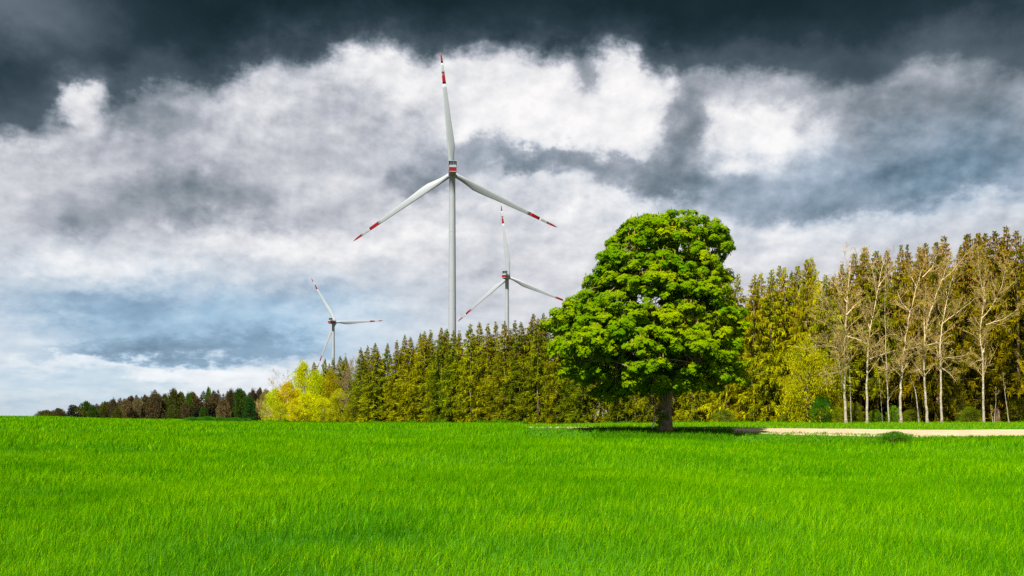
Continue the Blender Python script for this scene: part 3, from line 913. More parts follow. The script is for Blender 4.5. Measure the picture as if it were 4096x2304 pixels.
SPR = []
for i, (R_, bare, hang, cones, dens, fine) in enumerate([(3.1, 0.02, 1.2, 230, 1.6, 0.8), (2.8, 0.03, 1.3, 170, 1.6, 0.8), (3.4, 0.02, 0.9, 300, 1.6, 0.8), (2.6, 0.04, 1.0, 130, 1.6, 0.8), (3.2, 0.03, 1.5, 80, 1.6, 0.8),
                                                 (2.9, 0.22, 1.1, 320, 1.9, 0.66), (2.7, 0.26, 0.9, 260, 1.9, 0.66), (3.2, 0.18, 1.2, 200, 1.9, 0.66), (3.0, 0.02, 1.5, 200, 1.9, 0.66), (2.8, 0.03, 1.3, 160, 1.9, 0.66)]):
    SPR.append((spruce_mesh(100 + i, 20.0, R_, bare, hang, cones, dens, fine), trunk_mesh('spruce_trunk', 20.0, 0.21, M_SPRUCEBARK, 200 + i)))

def spruce(u, top_py, D, var, color, wide=1.0):
    x = D * (u - CX) / F
    zg = h1(x, D)
    zt = EYE + (HY - top_py) / F * D
    s = (zt - zg) / 20.0
    root = empty('spruce', (x, D, zg), random.uniform(0, 6.28))
    sxy = s ** 0.5 * wide
    root.scale = (sxy * random.uniform(0.92, 1.08), sxy, s)
    root.rotation_euler[0] = random.gauss(0, 0.012); root.rotation_euler[1] = random.gauss(0, 0.012)
    cr = obj('crown', SPR[var][0], root); cr.color = color
    obj('trunk', SPR[var][1], root)
    return root

tips = [(1258, 1445), (1303, 1430), (1333, 1428), (1359, 1418), (1384, 1420), (1446, 1384), (1470, 1375), (1504, 1369), (1546, 1366), (1583, 1356), (1613, 1334),
        (1645, 1345), (1677, 1326), (1698, 1317), (1721, 1315), (1764, 1302), (1790, 1307), (1812, 1313), (1842, 1317), (1886, 1287), (1916, 1285), (1952, 1290), (1986, 1281),
        (2020, 1275), (2063, 1277), (2093, 1285), (2121, 1246), (2152, 1265), (2180, 1250), (2225, 1262), (2275, 1240), (2330, 1228), (2400, 1210), (2470, 1200), (2540, 1190), (2610, 1180), (2690, 1165), (2770, 1150), (2850, 1125), (2905, 1105),
        (2956, 1080), (3002, 1083), (3040, 1078), (3077, 1060), (3120, 1047), (3146, 1053), (3190, 1046), (3221, 1022), (3251, 1012), (3307, 1084), (3335, 1094), (3370, 1050), (3408, 1004), (3440, 1000), (3467, 971), (3507, 992), (3546, 988),
        (3595, 971), (3641, 965), (3675, 972), (3710, 950), (3748, 950), (3785, 933), (3848, 929), (3878, 920), (3913, 912), (3955, 915), (3992, 906), (4031, 894), (4074, 909), (4115, 905), (4165, 900)]
marks = [(1210, 'the tall yellow green tree'), (1335, 'the smallest turbine'), (1797, 'the tallest turbine'), (2029, 'the medium turbine'),
         (2230, "the chestnut crown's left edge"), (2960, "the chestnut crown's right edge"), (3400, 'the forked left birch'), (3604, 'the tall right leaning birch'), (3936, 'the last big birch'), (4096, 'the right picture border')]
ORD = ['first', 'second', 'third', 'fourth', 'fifth', 'sixth', 'seventh', 'eighth', 'ninth', 'tenth', 'eleventh', 'twelfth', 'thirteenth', 'fourteenth', 'fifteenth', 'sixteenth']
def place_words(us, what):
    """One phrase each: nth to the left or right of the nearest landmark."""
    keys = []
    for u in us:
        k = min(range(len(marks)), key=lambda j: abs(marks[j][0] - u))
        keys.append((k, u >= marks[k][0]))
    res = []
    for i, u in enumerate(us):
        k, rt = keys[i]
        same = sorted([v for j, v in enumerate(us) if keys[j] == keys[i]], key=lambda v: abs(v - marks[k][0]))
        res.append('%s, %s to the %s of %s' % (what(i), ORD[same.index(u)], 'right' if rt else 'left', marks[k][1]))
    return res

OLIVE = [(0.132, 0.148, 0.003, 1), (0.108, 0.136, 0.003, 1), (0.150, 0.152, 0.003, 1), (0.090, 0.126, 0.004, 1)]
front = []
for i, (u, py) in enumerate(tips):
    D = float(edge_d(u)) + (2.0 if i % 2 else 6.0) + random.uniform(-1.5, 1.5)
    if 2200 < u < 2950: D += 1
    if u > 3320:
        var = random.choice([5, 6, 7, 5, 6, 7, 8]); D += 4
    elif u > 2500:
        var = random.choice([8, 9])
    else:
        var = random.choice([0, 1, 2, 3, 4])
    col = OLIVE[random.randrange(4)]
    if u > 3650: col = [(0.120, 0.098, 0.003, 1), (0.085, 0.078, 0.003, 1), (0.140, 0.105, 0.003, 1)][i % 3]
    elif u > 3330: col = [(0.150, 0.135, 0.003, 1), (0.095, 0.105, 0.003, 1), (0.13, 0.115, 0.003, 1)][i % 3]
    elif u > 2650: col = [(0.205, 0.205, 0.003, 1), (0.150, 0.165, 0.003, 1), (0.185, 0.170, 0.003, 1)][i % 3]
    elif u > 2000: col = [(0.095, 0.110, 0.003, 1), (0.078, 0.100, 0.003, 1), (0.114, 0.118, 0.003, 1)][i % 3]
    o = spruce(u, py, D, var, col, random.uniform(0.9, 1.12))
    front.append((u, o))
words = place_words([u for u, _ in front], lambda i: 'front row olive spruce')
for (u, o), wd in zip(front, words):
    tag(o, wd, 'spruce', 'spruces in the front row of the wood')
back = []
for i, (u, py) in enumerate(tips):
    if i % 2 == 0:
        continue
    u2 = u + random.uniform(8, 22)
    D = float(edge_d(u2)) + random.uniform(14, 24)
    zlow = 18 + random.uniform(0, 30)
    o = spruce(u2, py + zlow, D, random.choice([0, 2, 4, 5]), OLIVE[random.randrange(4)], random.uniform(1.05, 1.25))
    back.append((u2, o))
words = place_words([u for u, _ in back], lambda i: 'back row spruce')
for (u, o), wd in zip(back, words):
    tag(o, wd, 'spruce', 'spruces in the back row of the wood')

# ------------------------------------------------------------------ horse chestnut
def crown_profile():
    pz = np.array([854, 878, 905, 950, 1000, 1060, 1120, 1180, 1240, 1300, 1360, 1420, 1475, 1520, 1552, 1575])
    lf = np.array([2580, 2510, 2462, 2420, 2385, 2345, 2308, 2262, 2222, 2192, 2190, 2212, 2236, 2285, 2380, 2500])
    rt = np.array([2740, 2830, 2905, 2950, 2955, 2942, 2925, 2950, 2978, 3002, 3018, 3028, 3020, 2985, 2905, 2800])
    return pz, lf, rt

def chestnut():
    r = np.random.default_rng(77)
    D = 76.0; ub = 2662
    x0 = D * (ub - CX) / F; zg = h1(x0, D)
    S = D / F
    root = empty('horse_chestnut', (x0, D, zg))
    tag(root, 'big round bright green chestnut tree with blossom candles, standing alone before the wood', 'chestnut tree')
    pz, lf, rt = crown_profile()
    zv = lambda py: EYE + (HY - py) * S - zg
    prof_z = np.array([zv(p) for p in pz])[::-1]
    cxs = ((lf + rt) / 2 - ub)[::-1] * S; rad = ((rt - lf) / 2)[::-1] * S * 0.95
    # branch-end clumps fill the crown, most of them near its skin
    C = []; rad_c = []; tone = []; B = []; BR = []
    tries = 0
    while len(B) < 150 and tries < 40000:
        tries += 1
        z = prof_z[0] + 0.45 + (prof_z[-1] - prof_z[0] - 0.75) * r.random()
        Rz = np.interp(z, prof_z, rad); cz = np.interp(z, prof_z, cxs)
        if r.random() > (Rz / 8.4) ** 0.8: continue
        br = r.uniform(0.8, 2.0)
        a = r.uniform(0, 2 * pi)
        Rz *= 1 + 0.055 * sin(2 * a + 0.9 * z) + 0.05 * sin(5 * a - 1.7 * z + 1)
        inner = r.random() < 0.12
        rr_ = max(0.0, Rz * (r.uniform(0.3, 0.7) if inner else r.uniform(0.88, 1.03)) - br * 0.8)
        p = np.array([cz + rr_ * cos(a), rr_ * 0.95 * sin(a), z])
        if any(np.sum(((p - c) * [1, 1, 1.7]) ** 2) < (0.47 * (br + k)) ** 2 for c, k in zip(B, BR)): continue
        B.append(p); BR.append(br)
        out = np.array([cos(a), sin(a) , 0.0])
        tn = np.array([-sin(a), cos(a), 0.0])
        ton = r.normal(0.5, 0.13)
        m = int(6 * br * br) + 4
        for k in range(m):
            q = sqrt(r.random()); w = r.uniform(0, 2 * pi)
            du, dv = q * br * cos(w), q * br * sin(w) * 1.1
            dropz = -0.30 * br * q * q - 0.28 * max(0, du) + 0.45 * r.normal(0, 0.45)
            c = p + out * du + tn * dv + np.array([0, 0, dropz])
            Rc = np.interp(c[2], prof_z, rad); cc = np.interp(c[2], prof_z, cxs)
            hd = np.hypot(c[0] - cc, c[1])
            if hd > Rc * 1.05 + 0.3 and r.random() < 0.85: continue
            C.append(c); rad_c.append(r.uniform(0.34, 0.62)); tone.append(ton)
    # thin filling of the skin between the boughs
    for k in range(420):
        z = r.uniform(prof_z[0] + 0.2, prof_z[-1] - 0.1)
        Rz = np.interp(z, prof_z, rad); cz = np.interp(z, prof_z, cxs)
        a = r.uniform(0, 2 * pi); q = r.uniform(0.72, 0.97)
        C.append(np.array([cz + Rz * q * cos(a), Rz * q * 0.95 * sin(a), z])); rad_c.append(r.uniform(0.3, 0.6)); tone.append(r.normal(0.42, 0.08))
    C = np.array(C); rad_c = np.array(rad_c)
    B = np.array(B)
    axis0 = np.stack([np.interp(C[:, 2], prof_z, cxs), np.zeros(len(C)), np.zeros(len(C))], 1)
    bag = Bag()
    Pc = []; Nc = []; Tc = []
    for c, cr, ax, ton in zip(C, rad_c, axis0, tone):
        n = int(58 * cr * cr) + 8
        d = unit(r.normal(0, 1, (n, 3)) + np.array([0, 0, 0.35]))
        out = c - np.array([ax[0], 0, c[2] - 0.8]); out = out / (np.linalg.norm(out) + 1e-6)
        d = unit(d + 0.45 * out)
        P = c + d * (cr * (0.45 + 0.55 * r.random(n) ** 0.5))[:, None] * np.array([1.15, 1.15, 0.7])
        Pc.append(P); Nc.append(unit(d * [1, 1, 0.6] + [0, 0, 0.45])); Tc.append(np.clip(ton + r.normal(0, 0.10, n) + 0.10 * d[:, 2], 0, 1))
    # a few leafy sprouts low on the trunk
    for (pu, ppy, m_) in ((2618, 1630, 9), (2632, 1655, 7), (2640, 1668, 6), (2628, 1690, 6), (2655, 1662, 6)):
        c = np.array([(pu - ub) * S, -0.62, zv(ppy)])
        P = c + r.normal(0, 0.16, (m_, 3)); Pc.append(P); Nc.append(unit(np.tile([[0, -0.6, 0.8]], (m_, 1)) + r.normal(0, 0.3, (m_, 3)))); Tc.append(np.full(m_, 0.4))
    P = np.concatenate(Pc); N_ = np.concatenate(Nc); T = np.concatenate(Tc)
    # palmate leaf: 6 drooping leaflets round the stalk end
    n = len(P)
    ref = unit(r.normal(0, 1, (n, 3)))
    U1 = unit(np.cross(N_, ref)); U2 = np.cross(N_, U1)
    size = r.uniform(0.16, 0.26, n)
    for k in range(6):
        a = 2 * pi * k / 6 + r.normal(0, 0.15, n)
        A = U1 * np.cos(a)[:, None] + U2 * np.sin(a)[:, None]
        A = unit(A + N_ * r.uniform(-0.1, 0.35, (n, 1)) - np.array([0, 0, 1.0]) * r.uniform(0.35, 0.95, (n, 1)))
        side = unit(np.cross(A, N_ + 1e-3))
        L = size * r.uniform(0.85, 1.15, n)
        V, Fq = leaf_cards(P, A, L, L * 0.46, 0.66, roll=np.cross(side, A), r=r)
        bag.add(V, Fq, 0, T)
    # upright blossom candles on the upper side of the clumps
    up = np.nonzero((N_[:, 2] > 0.62))[0]
    up = r.choice(up, min(1300, len(up)), replace=False)
    for q in range(2):
        A = unit(np.tile([[0, 0, 1.0]], (len(up), 1)) + r.normal(0, 0.1, (len(up), 3)))
        V, Fq = leaf_cards(P[up] + [0, 0, 0.03], A, r.uniform(0.20, 0.34, len(up)), 0.105, 0.3, r=r)
        bag.add(V, Fq, 1, r.uniform(0.3, 0.7, len(up)))
    cr = obj('crown', bag.mesh('chestnut_crown', [M_CHEST, M_CANDLE]), root)
    cr.color = (0.090, 0.166, 0.001, 1)
    # trunk with a flared foot, and limbs running out to the clumps
    paths = []
    tz = np.array([-0.2, 0.15, 0.5, 1.0, 1.8, 2.4, 3.1, 4.2, 6.0, 8.5, 11.0])
    tr = np.array([0.78, 0.66, 0.56, 0.51, 0.49, 0.49, 0.54, 0.46, 0.36, 0.24, 0.12])
    tx = np.array([0, 0, 0, 0.0, -0.02, -0.02, 0.0, 0.1, 0.2, 0.35, 0.3])
    V, Fq = tubes([(np.stack([tx, tx * 0.3, tz], 1), tr)], 20)
    V = V + np.stack([0.03 * np.sin(V[:, 2] * 5 + V[:, 0] * 9), 0.03 * np.cos(V[:, 2] * 4 + V[:, 0] * 7), 0 * V[:, 2]], 1)
    obj('trunk', np_mesh('chestnut_trunk', V, Fq, M_CHESTBARK, smooth=True), root)
    order = r.permutation(len(C))
    mains = []
    for k in range(13):
        a = 2 * pi * k / 13 * 2.6 + r.uniform(-0.2, 0.2)
        zb = r.uniform(2.4, 5.5); zt = r.uniform(5.0, 13.0) if k > 4 else r.uniform(3.0, 5.5)
        Rz = np.interp(zt, prof_z, rad) * 0.68
        e = np.array([np.interp(zt, prof_z, cxs) + Rz * cos(a), Rz * sin(a), zt])
        s_ = np.array([np.interp(zb, tz, tx), 0, zb])
        t = np.linspace(0, 1, 9)[:, None]
        pts = s_ + (e - s_) * t + np.array([0, 0, 1.0]) * (np.sin(t * pi) * 0.5) + r.normal(0, 0.09, (9, 3)) * t
        rd = np.interp(t[:, 0], [0, 1], [0.22, 0.06])
        paths.append((pts, rd)); mains.append(pts)
    allp = np.concatenate(mains + [np.stack([tx, tx * 0.3, tz], 1)[5:]])
    for c in np.concatenate([B, C[::7]]):
        j = np.argmin(np.sum((allp - c) ** 2, 1) + 3 * np.maximum(allp[:, 2] - c[2], 0))
        s_ = allp[j]
        t = np.linspace(0, 1, 5)[:, None]
        pts = s_ + (c - s_) * t + np.array([0, 0, 0.25]) * np.sin(t * pi) + r.normal(0, 0.06, (5, 3)) * (t > 0)
        paths.append((pts, np.interp(t[:, 0], [0, 1], [0.055, 0.018])))
    V, Fq = tubes(paths, 6)
    obj('limbs', np_mesh('chestnut_limbs', V, Fq, M_CHESTBARK, smooth=True), root)
chestnut()

# ------------------------------------------------------------------ leafy trees and bushes
def leafy_mesh(seed, nclump, nleaf, leaf, flat=0.8, twiggy=0.0, lo=0.0):
    """Unit crown: radius 1, height 0..1 in z; several clumps of leaves, open between them."""
    r = np.random.default_rng(seed)
    bag = Bag()
    ph1, ph2 = r.uniform(0, 6, 2)
    for i in range(nclump):
        f = r.random() ** 0.8
        z = lo + (0.97 - lo) * f
        prof = np.interp(f, [0, 0.15, 0.5, 0.8, 0.93, 1.0], [0.75, 0.95, 1.0, 0.75, 0.45, 0.12])
        a = r.uniform(0, 2 * pi)
        rr_ = prof * r.uniform(0.30, 1.0) * 0.86 * (1 + 0.22 * sin(2 * a + ph1) * cos(7 * f + ph2))
        c = np.array([rr_ * cos(a), rr_ * sin(a), z])
        cs = r.uniform(0.09, 0.24)
        tcl = r.normal(0.46, 0.17)
        n = nleaf
        d = unit(r.normal(0, 1, (n, 3)))
        P = c + d * (cs * r.random((n, 1)) ** 0.45) * np.array([1.2, 1.2, flat])
        A = unit(d + np.array([cos(a) * 0.5, sin(a) * 0.5, 0.1]) + r.normal(0, 0.4, (n, 3)))
        V, Fq = leaf_cards(P, A, leaf * r.uniform(0.6, 1.3, n), leaf * 0.5 * r.uniform(0.7, 1.2, n), 0.5, r=r)
        bag.add(V, Fq, 0, np.clip(tcl + r.normal(0, 0.13, n), 0, 1))
    return bag.mesh('leafy_crown', [M_LEAF])

def stems_mesh(seed, n=7, r0=0.018, mat=None, spread=0.55, twigs=6):
    r = np.random.default_rng(seed)
    paths = []
    for i in range(n):
        a = r.uniform(0, 2 * pi); sp = r.uniform(0.1, 1.0) * spread; hh = r.uniform(0.6, 0.95)
        t = np.linspace(0, 1, 6)
        pts = np.stack([cos(a) * (0.03 + sp * t ** 1.4), sin(a) * (0.03 + sp * t ** 1.4), hh * t - 0.02], 1) + r.normal(0, 0.012, (6, 3)) * t[:, None]
        paths.append((pts, r0 * (1 - 0.8 * t)))
        for k in range(twigs):
            j = r.integers(1, 5); s_ = pts[j]
            e = s_ + np.array([r.normal(0, 0.16), r.normal(0, 0.16), r.uniform(0.05, 0.25)])
            paths.append((np.stack([s_, (s_ + e) / 2 + r.normal(0, 0.01, 3), e]), np.array([0.006, 0.005, 0.003])))
    V, Fq = tubes(paths, 5)
    return np_mesh('stems', V, Fq, mat or M_DARKBARK, smooth=True)

LEAFY = [leafy_mesh(300 + i, 150, 80, 0.046, 0.5) for i in range(4)]                      # dense, seen near
FARLEAF = [leafy_mesh(320 + i, 120, 55, 0.085, 0.7) for i in range(4)]                    # coarse, seen far away
STEMS = [stems_mesh(340 + i) for i in range(2)]

def leafy(name, u, top_py, D, half_px, color, label, cat, group=None, far=False, sink=0.0, seed=None):
    x = D * (u - CX) / F
    zg = h1(x, D)
    h = EYE + (HY - top_py) / F * D - zg
    rd = half_px / F * D
    root = empty(name, (x, D, zg - sink), random.uniform(0, 6.28))
    root.scale = (rd, rd, h + sink)
    pool = FARLEAF if far else LEAFY
    c = obj('foliage', random.choice(pool), root); c.color = color
    obj('stems', random.choice(STEMS), root)
    tag(root, label, cat, group)
    return root

YG = 'yellow green young trees at the left end of the wood'
leafy('young_tree', 1213, 1455, 238, 72, (0.42, 0.45, 0.004, 1), 'tallest yellow green young tree at the left end of the wood', 'tree', YG)
leafy('young_tree', 1150, 1535, 236, 72, (0.46, 0.38, 0.006, 1), 'rounded golden yellow young tree left of the tallest yellow green one', 'tree', YG)
leafy('young_tree', 1098, 1558, 236, 60, (0.38, 0.45, 0.004, 1), 'leftmost yellow green young tree, sloping down to the dark wood', 'tree', YG)
leafy('young_tree', 1265, 1490, 234, 76, (0.38, 0.45, 0.004, 1), 'bright lime young tree right of the tallest yellow green one', 'tree', YG)
leafy('young_tree', 1225, 1575, 230, 75, (0.45, 0.48, 0.004, 1), 'low bright yellow bush in front of the tallest yellow green tree', 'bush', YG)
leafy('young_tree', 1322, 1490, 233, 68, (0.28, 0.25, 0.006, 1), 'olive yellow young tree below the smallest turbine', 'tree', YG)
leafy('young_tree', 1360, 1560, 229, 60, (0.34, 0.36, 0.005, 1), 'lower lime bush between olive young tree and bare brown tree', 'bush', YG)
leafy('young_tree', 1066, 1562, 240, 44, (0.20, 0.16, 0.05, 1), 'beige budding shrub at the very left of the yellow trees', 'bush', YG)

leafy('young_tree', 1180, 1600, 229, 46, (0.46, 0.44, 0.005, 1), 'small golden bush at the foot of the rounded golden tree', 'bush', YG)
leafy('young_tree', 1290, 1592, 228, 52, (0.40, 0.44, 0.005, 1), 'small lime bush below the olive young tree, on the field edge', 'bush', YG)
leafy('young_tree', 1120, 1610, 231, 44, (0.36, 0.40, 0.006, 1), 'low spreading yellow bush left at the foot of the yellow trees', 'bush', YG)

leafy('young_tree', 1420, 1590, 224, 50, (0.20, 0.21, 0.006, 1), 'olive bush before the first big spruces, right of the bare brown tree', 'bush', YG)

UG = 'leafy undergrowth along the right part of the wood'
leafy('leafy_tree', 3225, 1370, 117, 135, (0.31, 0.31, 0.005, 1), 'tall yellow green leafy tree left of the forked left birch', 'tree')
leafy('leafy_tree', 3310, 1450, 118, 90, (0.24, 0.22, 0.006, 1), 'olive yellow leafy tree directly behind the forked left birch', 'tree')
leafy('bush', 3285, 1590, 115, 62, (0.045, 0.15, 0.008, 1), 'dark green bush beside the dark gap, left of the birches', 'bush', UG)
leafy('bush', 3352, 1628, 114, 34, (0.20, 0.24, 0.006, 1), 'low yellow green bush at the foot of the forked left birch', 'bush', UG)
leafy('bush', 3425, 1612, 118, 40, (0.17, 0.20, 0.006, 1), 'yellow green bush between the two leftmost big birches', 'bush', UG)
leafy('bush', 3500, 1640, 117, 36, (0.12, 0.22, 0.006, 1), 'fresh green bush right of the second big birch', 'bush', UG)
leafy('bush', 3575, 1625, 119, 34, (0.12, 0.26, 0.006, 1), 'bright green bush left of the tall right leaning birch', 'bush', UG)
leafy('bush', 3645, 1640, 120, 42, (0.11, 0.15, 0.006, 1), 'dark olive bush behind the slanting thin birch', 'bush', UG)
leafy('bush', 3830, 1540, 121, 85, (0.15, 0.155, 0.006, 1), 'large olive bush right of the forked tall birch', 'bush', UG)
leafy('bush', 3880, 1630, 117, 55, (0.12, 0.17, 0.006, 1), 'low green bush left of the last big birch', 'bush', UG)
leafy('bush', 4000, 1470, 122, 95, (0.15, 0.13, 0.006, 1), 'tall brownish olive bush right of the last big birch', 'bush', UG)
leafy('bush', 4075, 1590, 118, 60, (0.12, 0.13, 0.006, 1), 'olive bush at the right picture border under the spruces', 'bush', UG)
leafy('bush', 3150, 1650, 120, 40, (0.16, 0.20, 0.010, 1), 'low yellow green bush under the drooping spruces right of the chestnut', 'bush', UG)
leafy('bush', 2900, 1640, 128, 60, (0.12, 0.17, 0.010, 1), 'low leafy bush just right of the chestnut trunk', 'bush', UG)
leafy('weed_clump', 3575, 1727, 51.0, 96, (0.05, 0.16, 0.006, 1), 'low leafy clump of weeds on the near edge of the pale track', 'plant')

# ------------------------------------------------------------------ far wood behind the crest on the left
FW = 'trees of the far wood behind the crest'
def far_spruce(u, top, D, label, wide=1.6, color=(0.022, 0.026, 0.012, 1)):
    o = spruce(u, top + 4, D, random.choice([0, 2, 3, 1]), color, wide)
    o.name = 'dark_spruce'
    tag(o, label, 'spruce', FW)
def far_leafy(u, top, D, half, color, label):
    leafy('far_tree', u, top - 5, D, half, color, label, 'tree', FW, far=True, sink=1.5)
BROWN = (0.074, 0.060, 0.030, 1); TAN = (0.12, 0.095, 0.045, 1); OLV = (0.062, 0.075, 0.012, 1); GRN = (0.034, 0.075, 0.010, 1); LIM = (0.05, 0.115, 0.010, 1)
far_leafy(185, 1650, 430, 62, OLV, 'lowest olive hedge at the far left tip of the far wood')
far_leafy(232, 1643, 432, 50, (0.06, 0.055, 0.02, 1), 'brownish hedge just left of the small leaning dark tree')
far_leafy(345, 1616, 440, 34, GRN, 'small round green tree right of the leaning dark tree')
far_leafy(305, 1636, 430, 46, OLV, 'low olive shrub at the foot of the leaning dark tree')
far_leafy(372, 1632, 436, 30, GRN, 'low green tree below the first dark far spruces')
for k, (u, top, lab) in enumerate([(386, 1608, 'leftmost dark spruce of the far wood'), (408, 1602, 'dark brown spruce second in the far wood'), (432, 1600, 'dark spruce third in the far wood, above the green hedge'),
        (452, 1590, 'slim dark spruce left of the twin far spruces'), (482, 1585, 'left one of the twin far spruce tips'), (495, 1588, 'right one of the twin far spruce tips'), (516, 1582, 'dark spruce just right of the twin far tips'),
        (547, 1574, 'dark spruce above the tan round far tree'), (566, 1580, 'blunt dark spruce above the grey tan far tree'), (589, 1580, 'dark spruce just left of the highest far pine'),
        (790, 1580, 'dark spruce rising behind the small lime far tree'), (812, 1558, 'tall dark spruce left of the bright green far top'), (838, 1572, 'dark spruce right of the bright green far top'),
        (873, 1553, 'tallest slim dark spruce in the middle of the far wood'), (892, 1568, 'dark spruce just right of the tallest slim far one'), (910, 1557, 'dark spruce behind the tan dome, left of three'), (940, 1560, 'dark spruce behind the big green far tree, left side'),
        (976, 1557, 'dark spruce tip above the big green far tree'), (1000, 1562, 'dark spruce right above the big green far tree'), (1022, 1568, 'dark spruce before the yellow trees, furthest right')]):
    far_spruce(u, top, 470 + (k % 3) * 9, lab, 1.7, [(0.026, 0.030, 0.012, 1), (0.036, 0.029, 0.015, 1), (0.022, 0.031, 0.015, 1)][k % 3])
for k, (u, top, lab) in enumerate([(800, 1596, 'dark low spruce left of the dark far cluster'), (822, 1600, 'dark low spruce in the middle of the far cluster'), (850, 1592, 'dark low spruce right in the far cluster'), (868, 1604, 'dark low spruce beside the tan dome tree')]):
    far_spruce(u, top, 440 + k * 3, lab, 1.9, (0.016, 0.022, 0.014, 1))
far_leafy(505, 1612, 440, 38, TAN, 'tan round budding tree left of the brown dome')
far_leafy(553, 1605, 446, 32, (0.13, 0.115, 0.06, 1), 'grey tan budding tree left of the brown dome')
far_leafy(470, 1640, 430, 26, OLV, 'small green shrub at the foot of the tan far tree')
far_leafy(622, 1588, 445, 46, BROWN, 'big brown leafless dome shaped tree in the far wood')
far_leafy(693, 1570, 450, 46, OLV, 'big olive dome tree right of the brown dome')
far_leafy(660, 1590, 458, 34, (0.06, 0.065, 0.018, 1), 'olive tree between the brown dome and the olive dome')
far_leafy(752, 1588, 446, 24, LIM, 'small lime green tree right of the olive dome')
far_leafy(742, 1622, 436, 28, BROWN, 'small brown round tree below the small lime tree')
far_leafy(690, 1632, 434, 30, (0.06, 0.075, 0.015, 1), 'low olive bush at the foot of the olive dome')
far_leafy(834, 1564, 476, 20, LIM, 'bright green tree top between two dark far spruces')
far_leafy(770, 1582, 480, 36, (0.07, 0.07, 0.02, 1), 'olive tree behind the small lime tree')
far_leafy(893, 1606, 438, 38, TAN, 'tan dome tree left of the big green far tree')
far_leafy(813, 1636, 432, 22, GRN, 'low green shrub below the dark far spruces')
far_leafy(960, 1570, 440, 40, GRN, 'big dark green leafy tree at the right of the far wood')
far_leafy(1000, 1600, 436, 34, (0.022, 0.07, 0.012, 1), 'lower dark green tree beside the yellow trees')
far_leafy(1040, 1568, 455, 32, BROWN, 'brown bare tree between the big green tree and yellow trees')
for u, top, hw, colr, lab in [(420, 1618, 30, OLV, 'olive round tree under the first dark far spruces'), (455, 1608, 28, BROWN, 'dark brown round tree under the slim far spruce'), (525, 1596, 30, (0.06, 0.045, 0.022, 1), 'brown tree behind the tan round far tree'),
        (580, 1594, 30, (0.07, 0.06, 0.025, 1), 'brownish tree between the grey tan tree and the brown dome'), (725, 1582, 32, OLV, 'olive tree between the olive dome and the small lime tree'), (855, 1580, 34, BROWN, 'brown tree behind the dark low far spruces'),
        (925, 1576, 34, (0.055, 0.05, 0.02, 1), 'dull brown tree between the tan dome and the big green tree'), (1012, 1575, 30, (0.06, 0.045, 0.025, 1), 'dull brown tree top behind the lower dark green tree')]:
    far_leafy(u, top, 452, hw, colr, lab)
FB = 'low dark bushes along the crest of the field'
for k, (u, top, hw, lab) in enumerate([(770, 1668, 40, 'leftmost low dark bush on the crest before the far wood'), (830, 1665, 42, 'second low dark bush on the crest before the far wood'), (880, 1668, 40, 'third low dark bush on the crest, below the tan dome tree'),
                             (935, 1670, 42, 'fourth low dark bush on the crest, below the big green tree'), (985, 1674, 34, 'rightmost low dark bush on the crest, near the yellow trees')]):
    leafy('bush', u, top, 189 + k * 1.5, hw, (0.03, 0.13, 0.008, 1), lab, 'bush', FB, sink=0.1)

# small wind-bent dark tree standing alone at the left tip
def bent_tree():
    D = 425.0; x = D * (280 - CX) / F; zg = h1(x, D) - 0.5
    root = empty('wind_bent_tree', (x, D, zg))
    tag(root, 'small dark wind bent tree standing alone at the left tip of the far wood', 'tree')
    r = np.random.default_rng(9)
    top = EYE + (HY - 1618) / F * D - zg
    pts = np.array([[-0.8, 0, 0], [-0.3, 0, top * 0.35], [0.3, 0, top * 0.7], [1.2, 0, top * 0.95]])
    V, Fq = tubes([(pts, np.array([0.3, 0.25, 0.18, 0.06]))], 8)
    obj('trunk', np_mesh('bent_trunk', V, Fq, M_DARKBARK, smooth=True), root)
    bag = Bag()
    for (cx_, cz_, rx, rz) in ((-0.9, 0.30, 0.9, 1.1), (-0.2, 0.52, 1.1, 1.0), (0.4, 0.70, 1.2, 0.9), (1.2, 0.88, 1.5, 0.7)):
        n = 260
        d = unit(r.normal(0, 1, (n, 3)))
        P = np.array([cx_, 0, cz_ * top]) + d * r.random((n, 1)) ** 0.4 * [rx, 1.0, rz]
        V, Fq = leaf_cards(P, unit(d + r.normal(0, 0.5, (n, 3))), 0.5, 0.25, r=r)
        bag.add(V, Fq, 0, r.uniform(0.3, 0.6, n))
    c = obj('foliage', bag.mesh('bent_foliage', [M_NEEDLE]), root); c.color = (0.02, 0.028, 0.03, 1)
bent_tree()
def lone_pine():
    """Broad dark conifer overtopping the far wood."""
    o = spruce(619, 1557, 452, 2, (0.02, 0.03, 0.016, 1), 2.1)
    o.name = 'dark_spruce'
    tag(o, 'highest broad dark conifer overtopping the left half of the far wood', 'conifer', FW)
lone_pine()

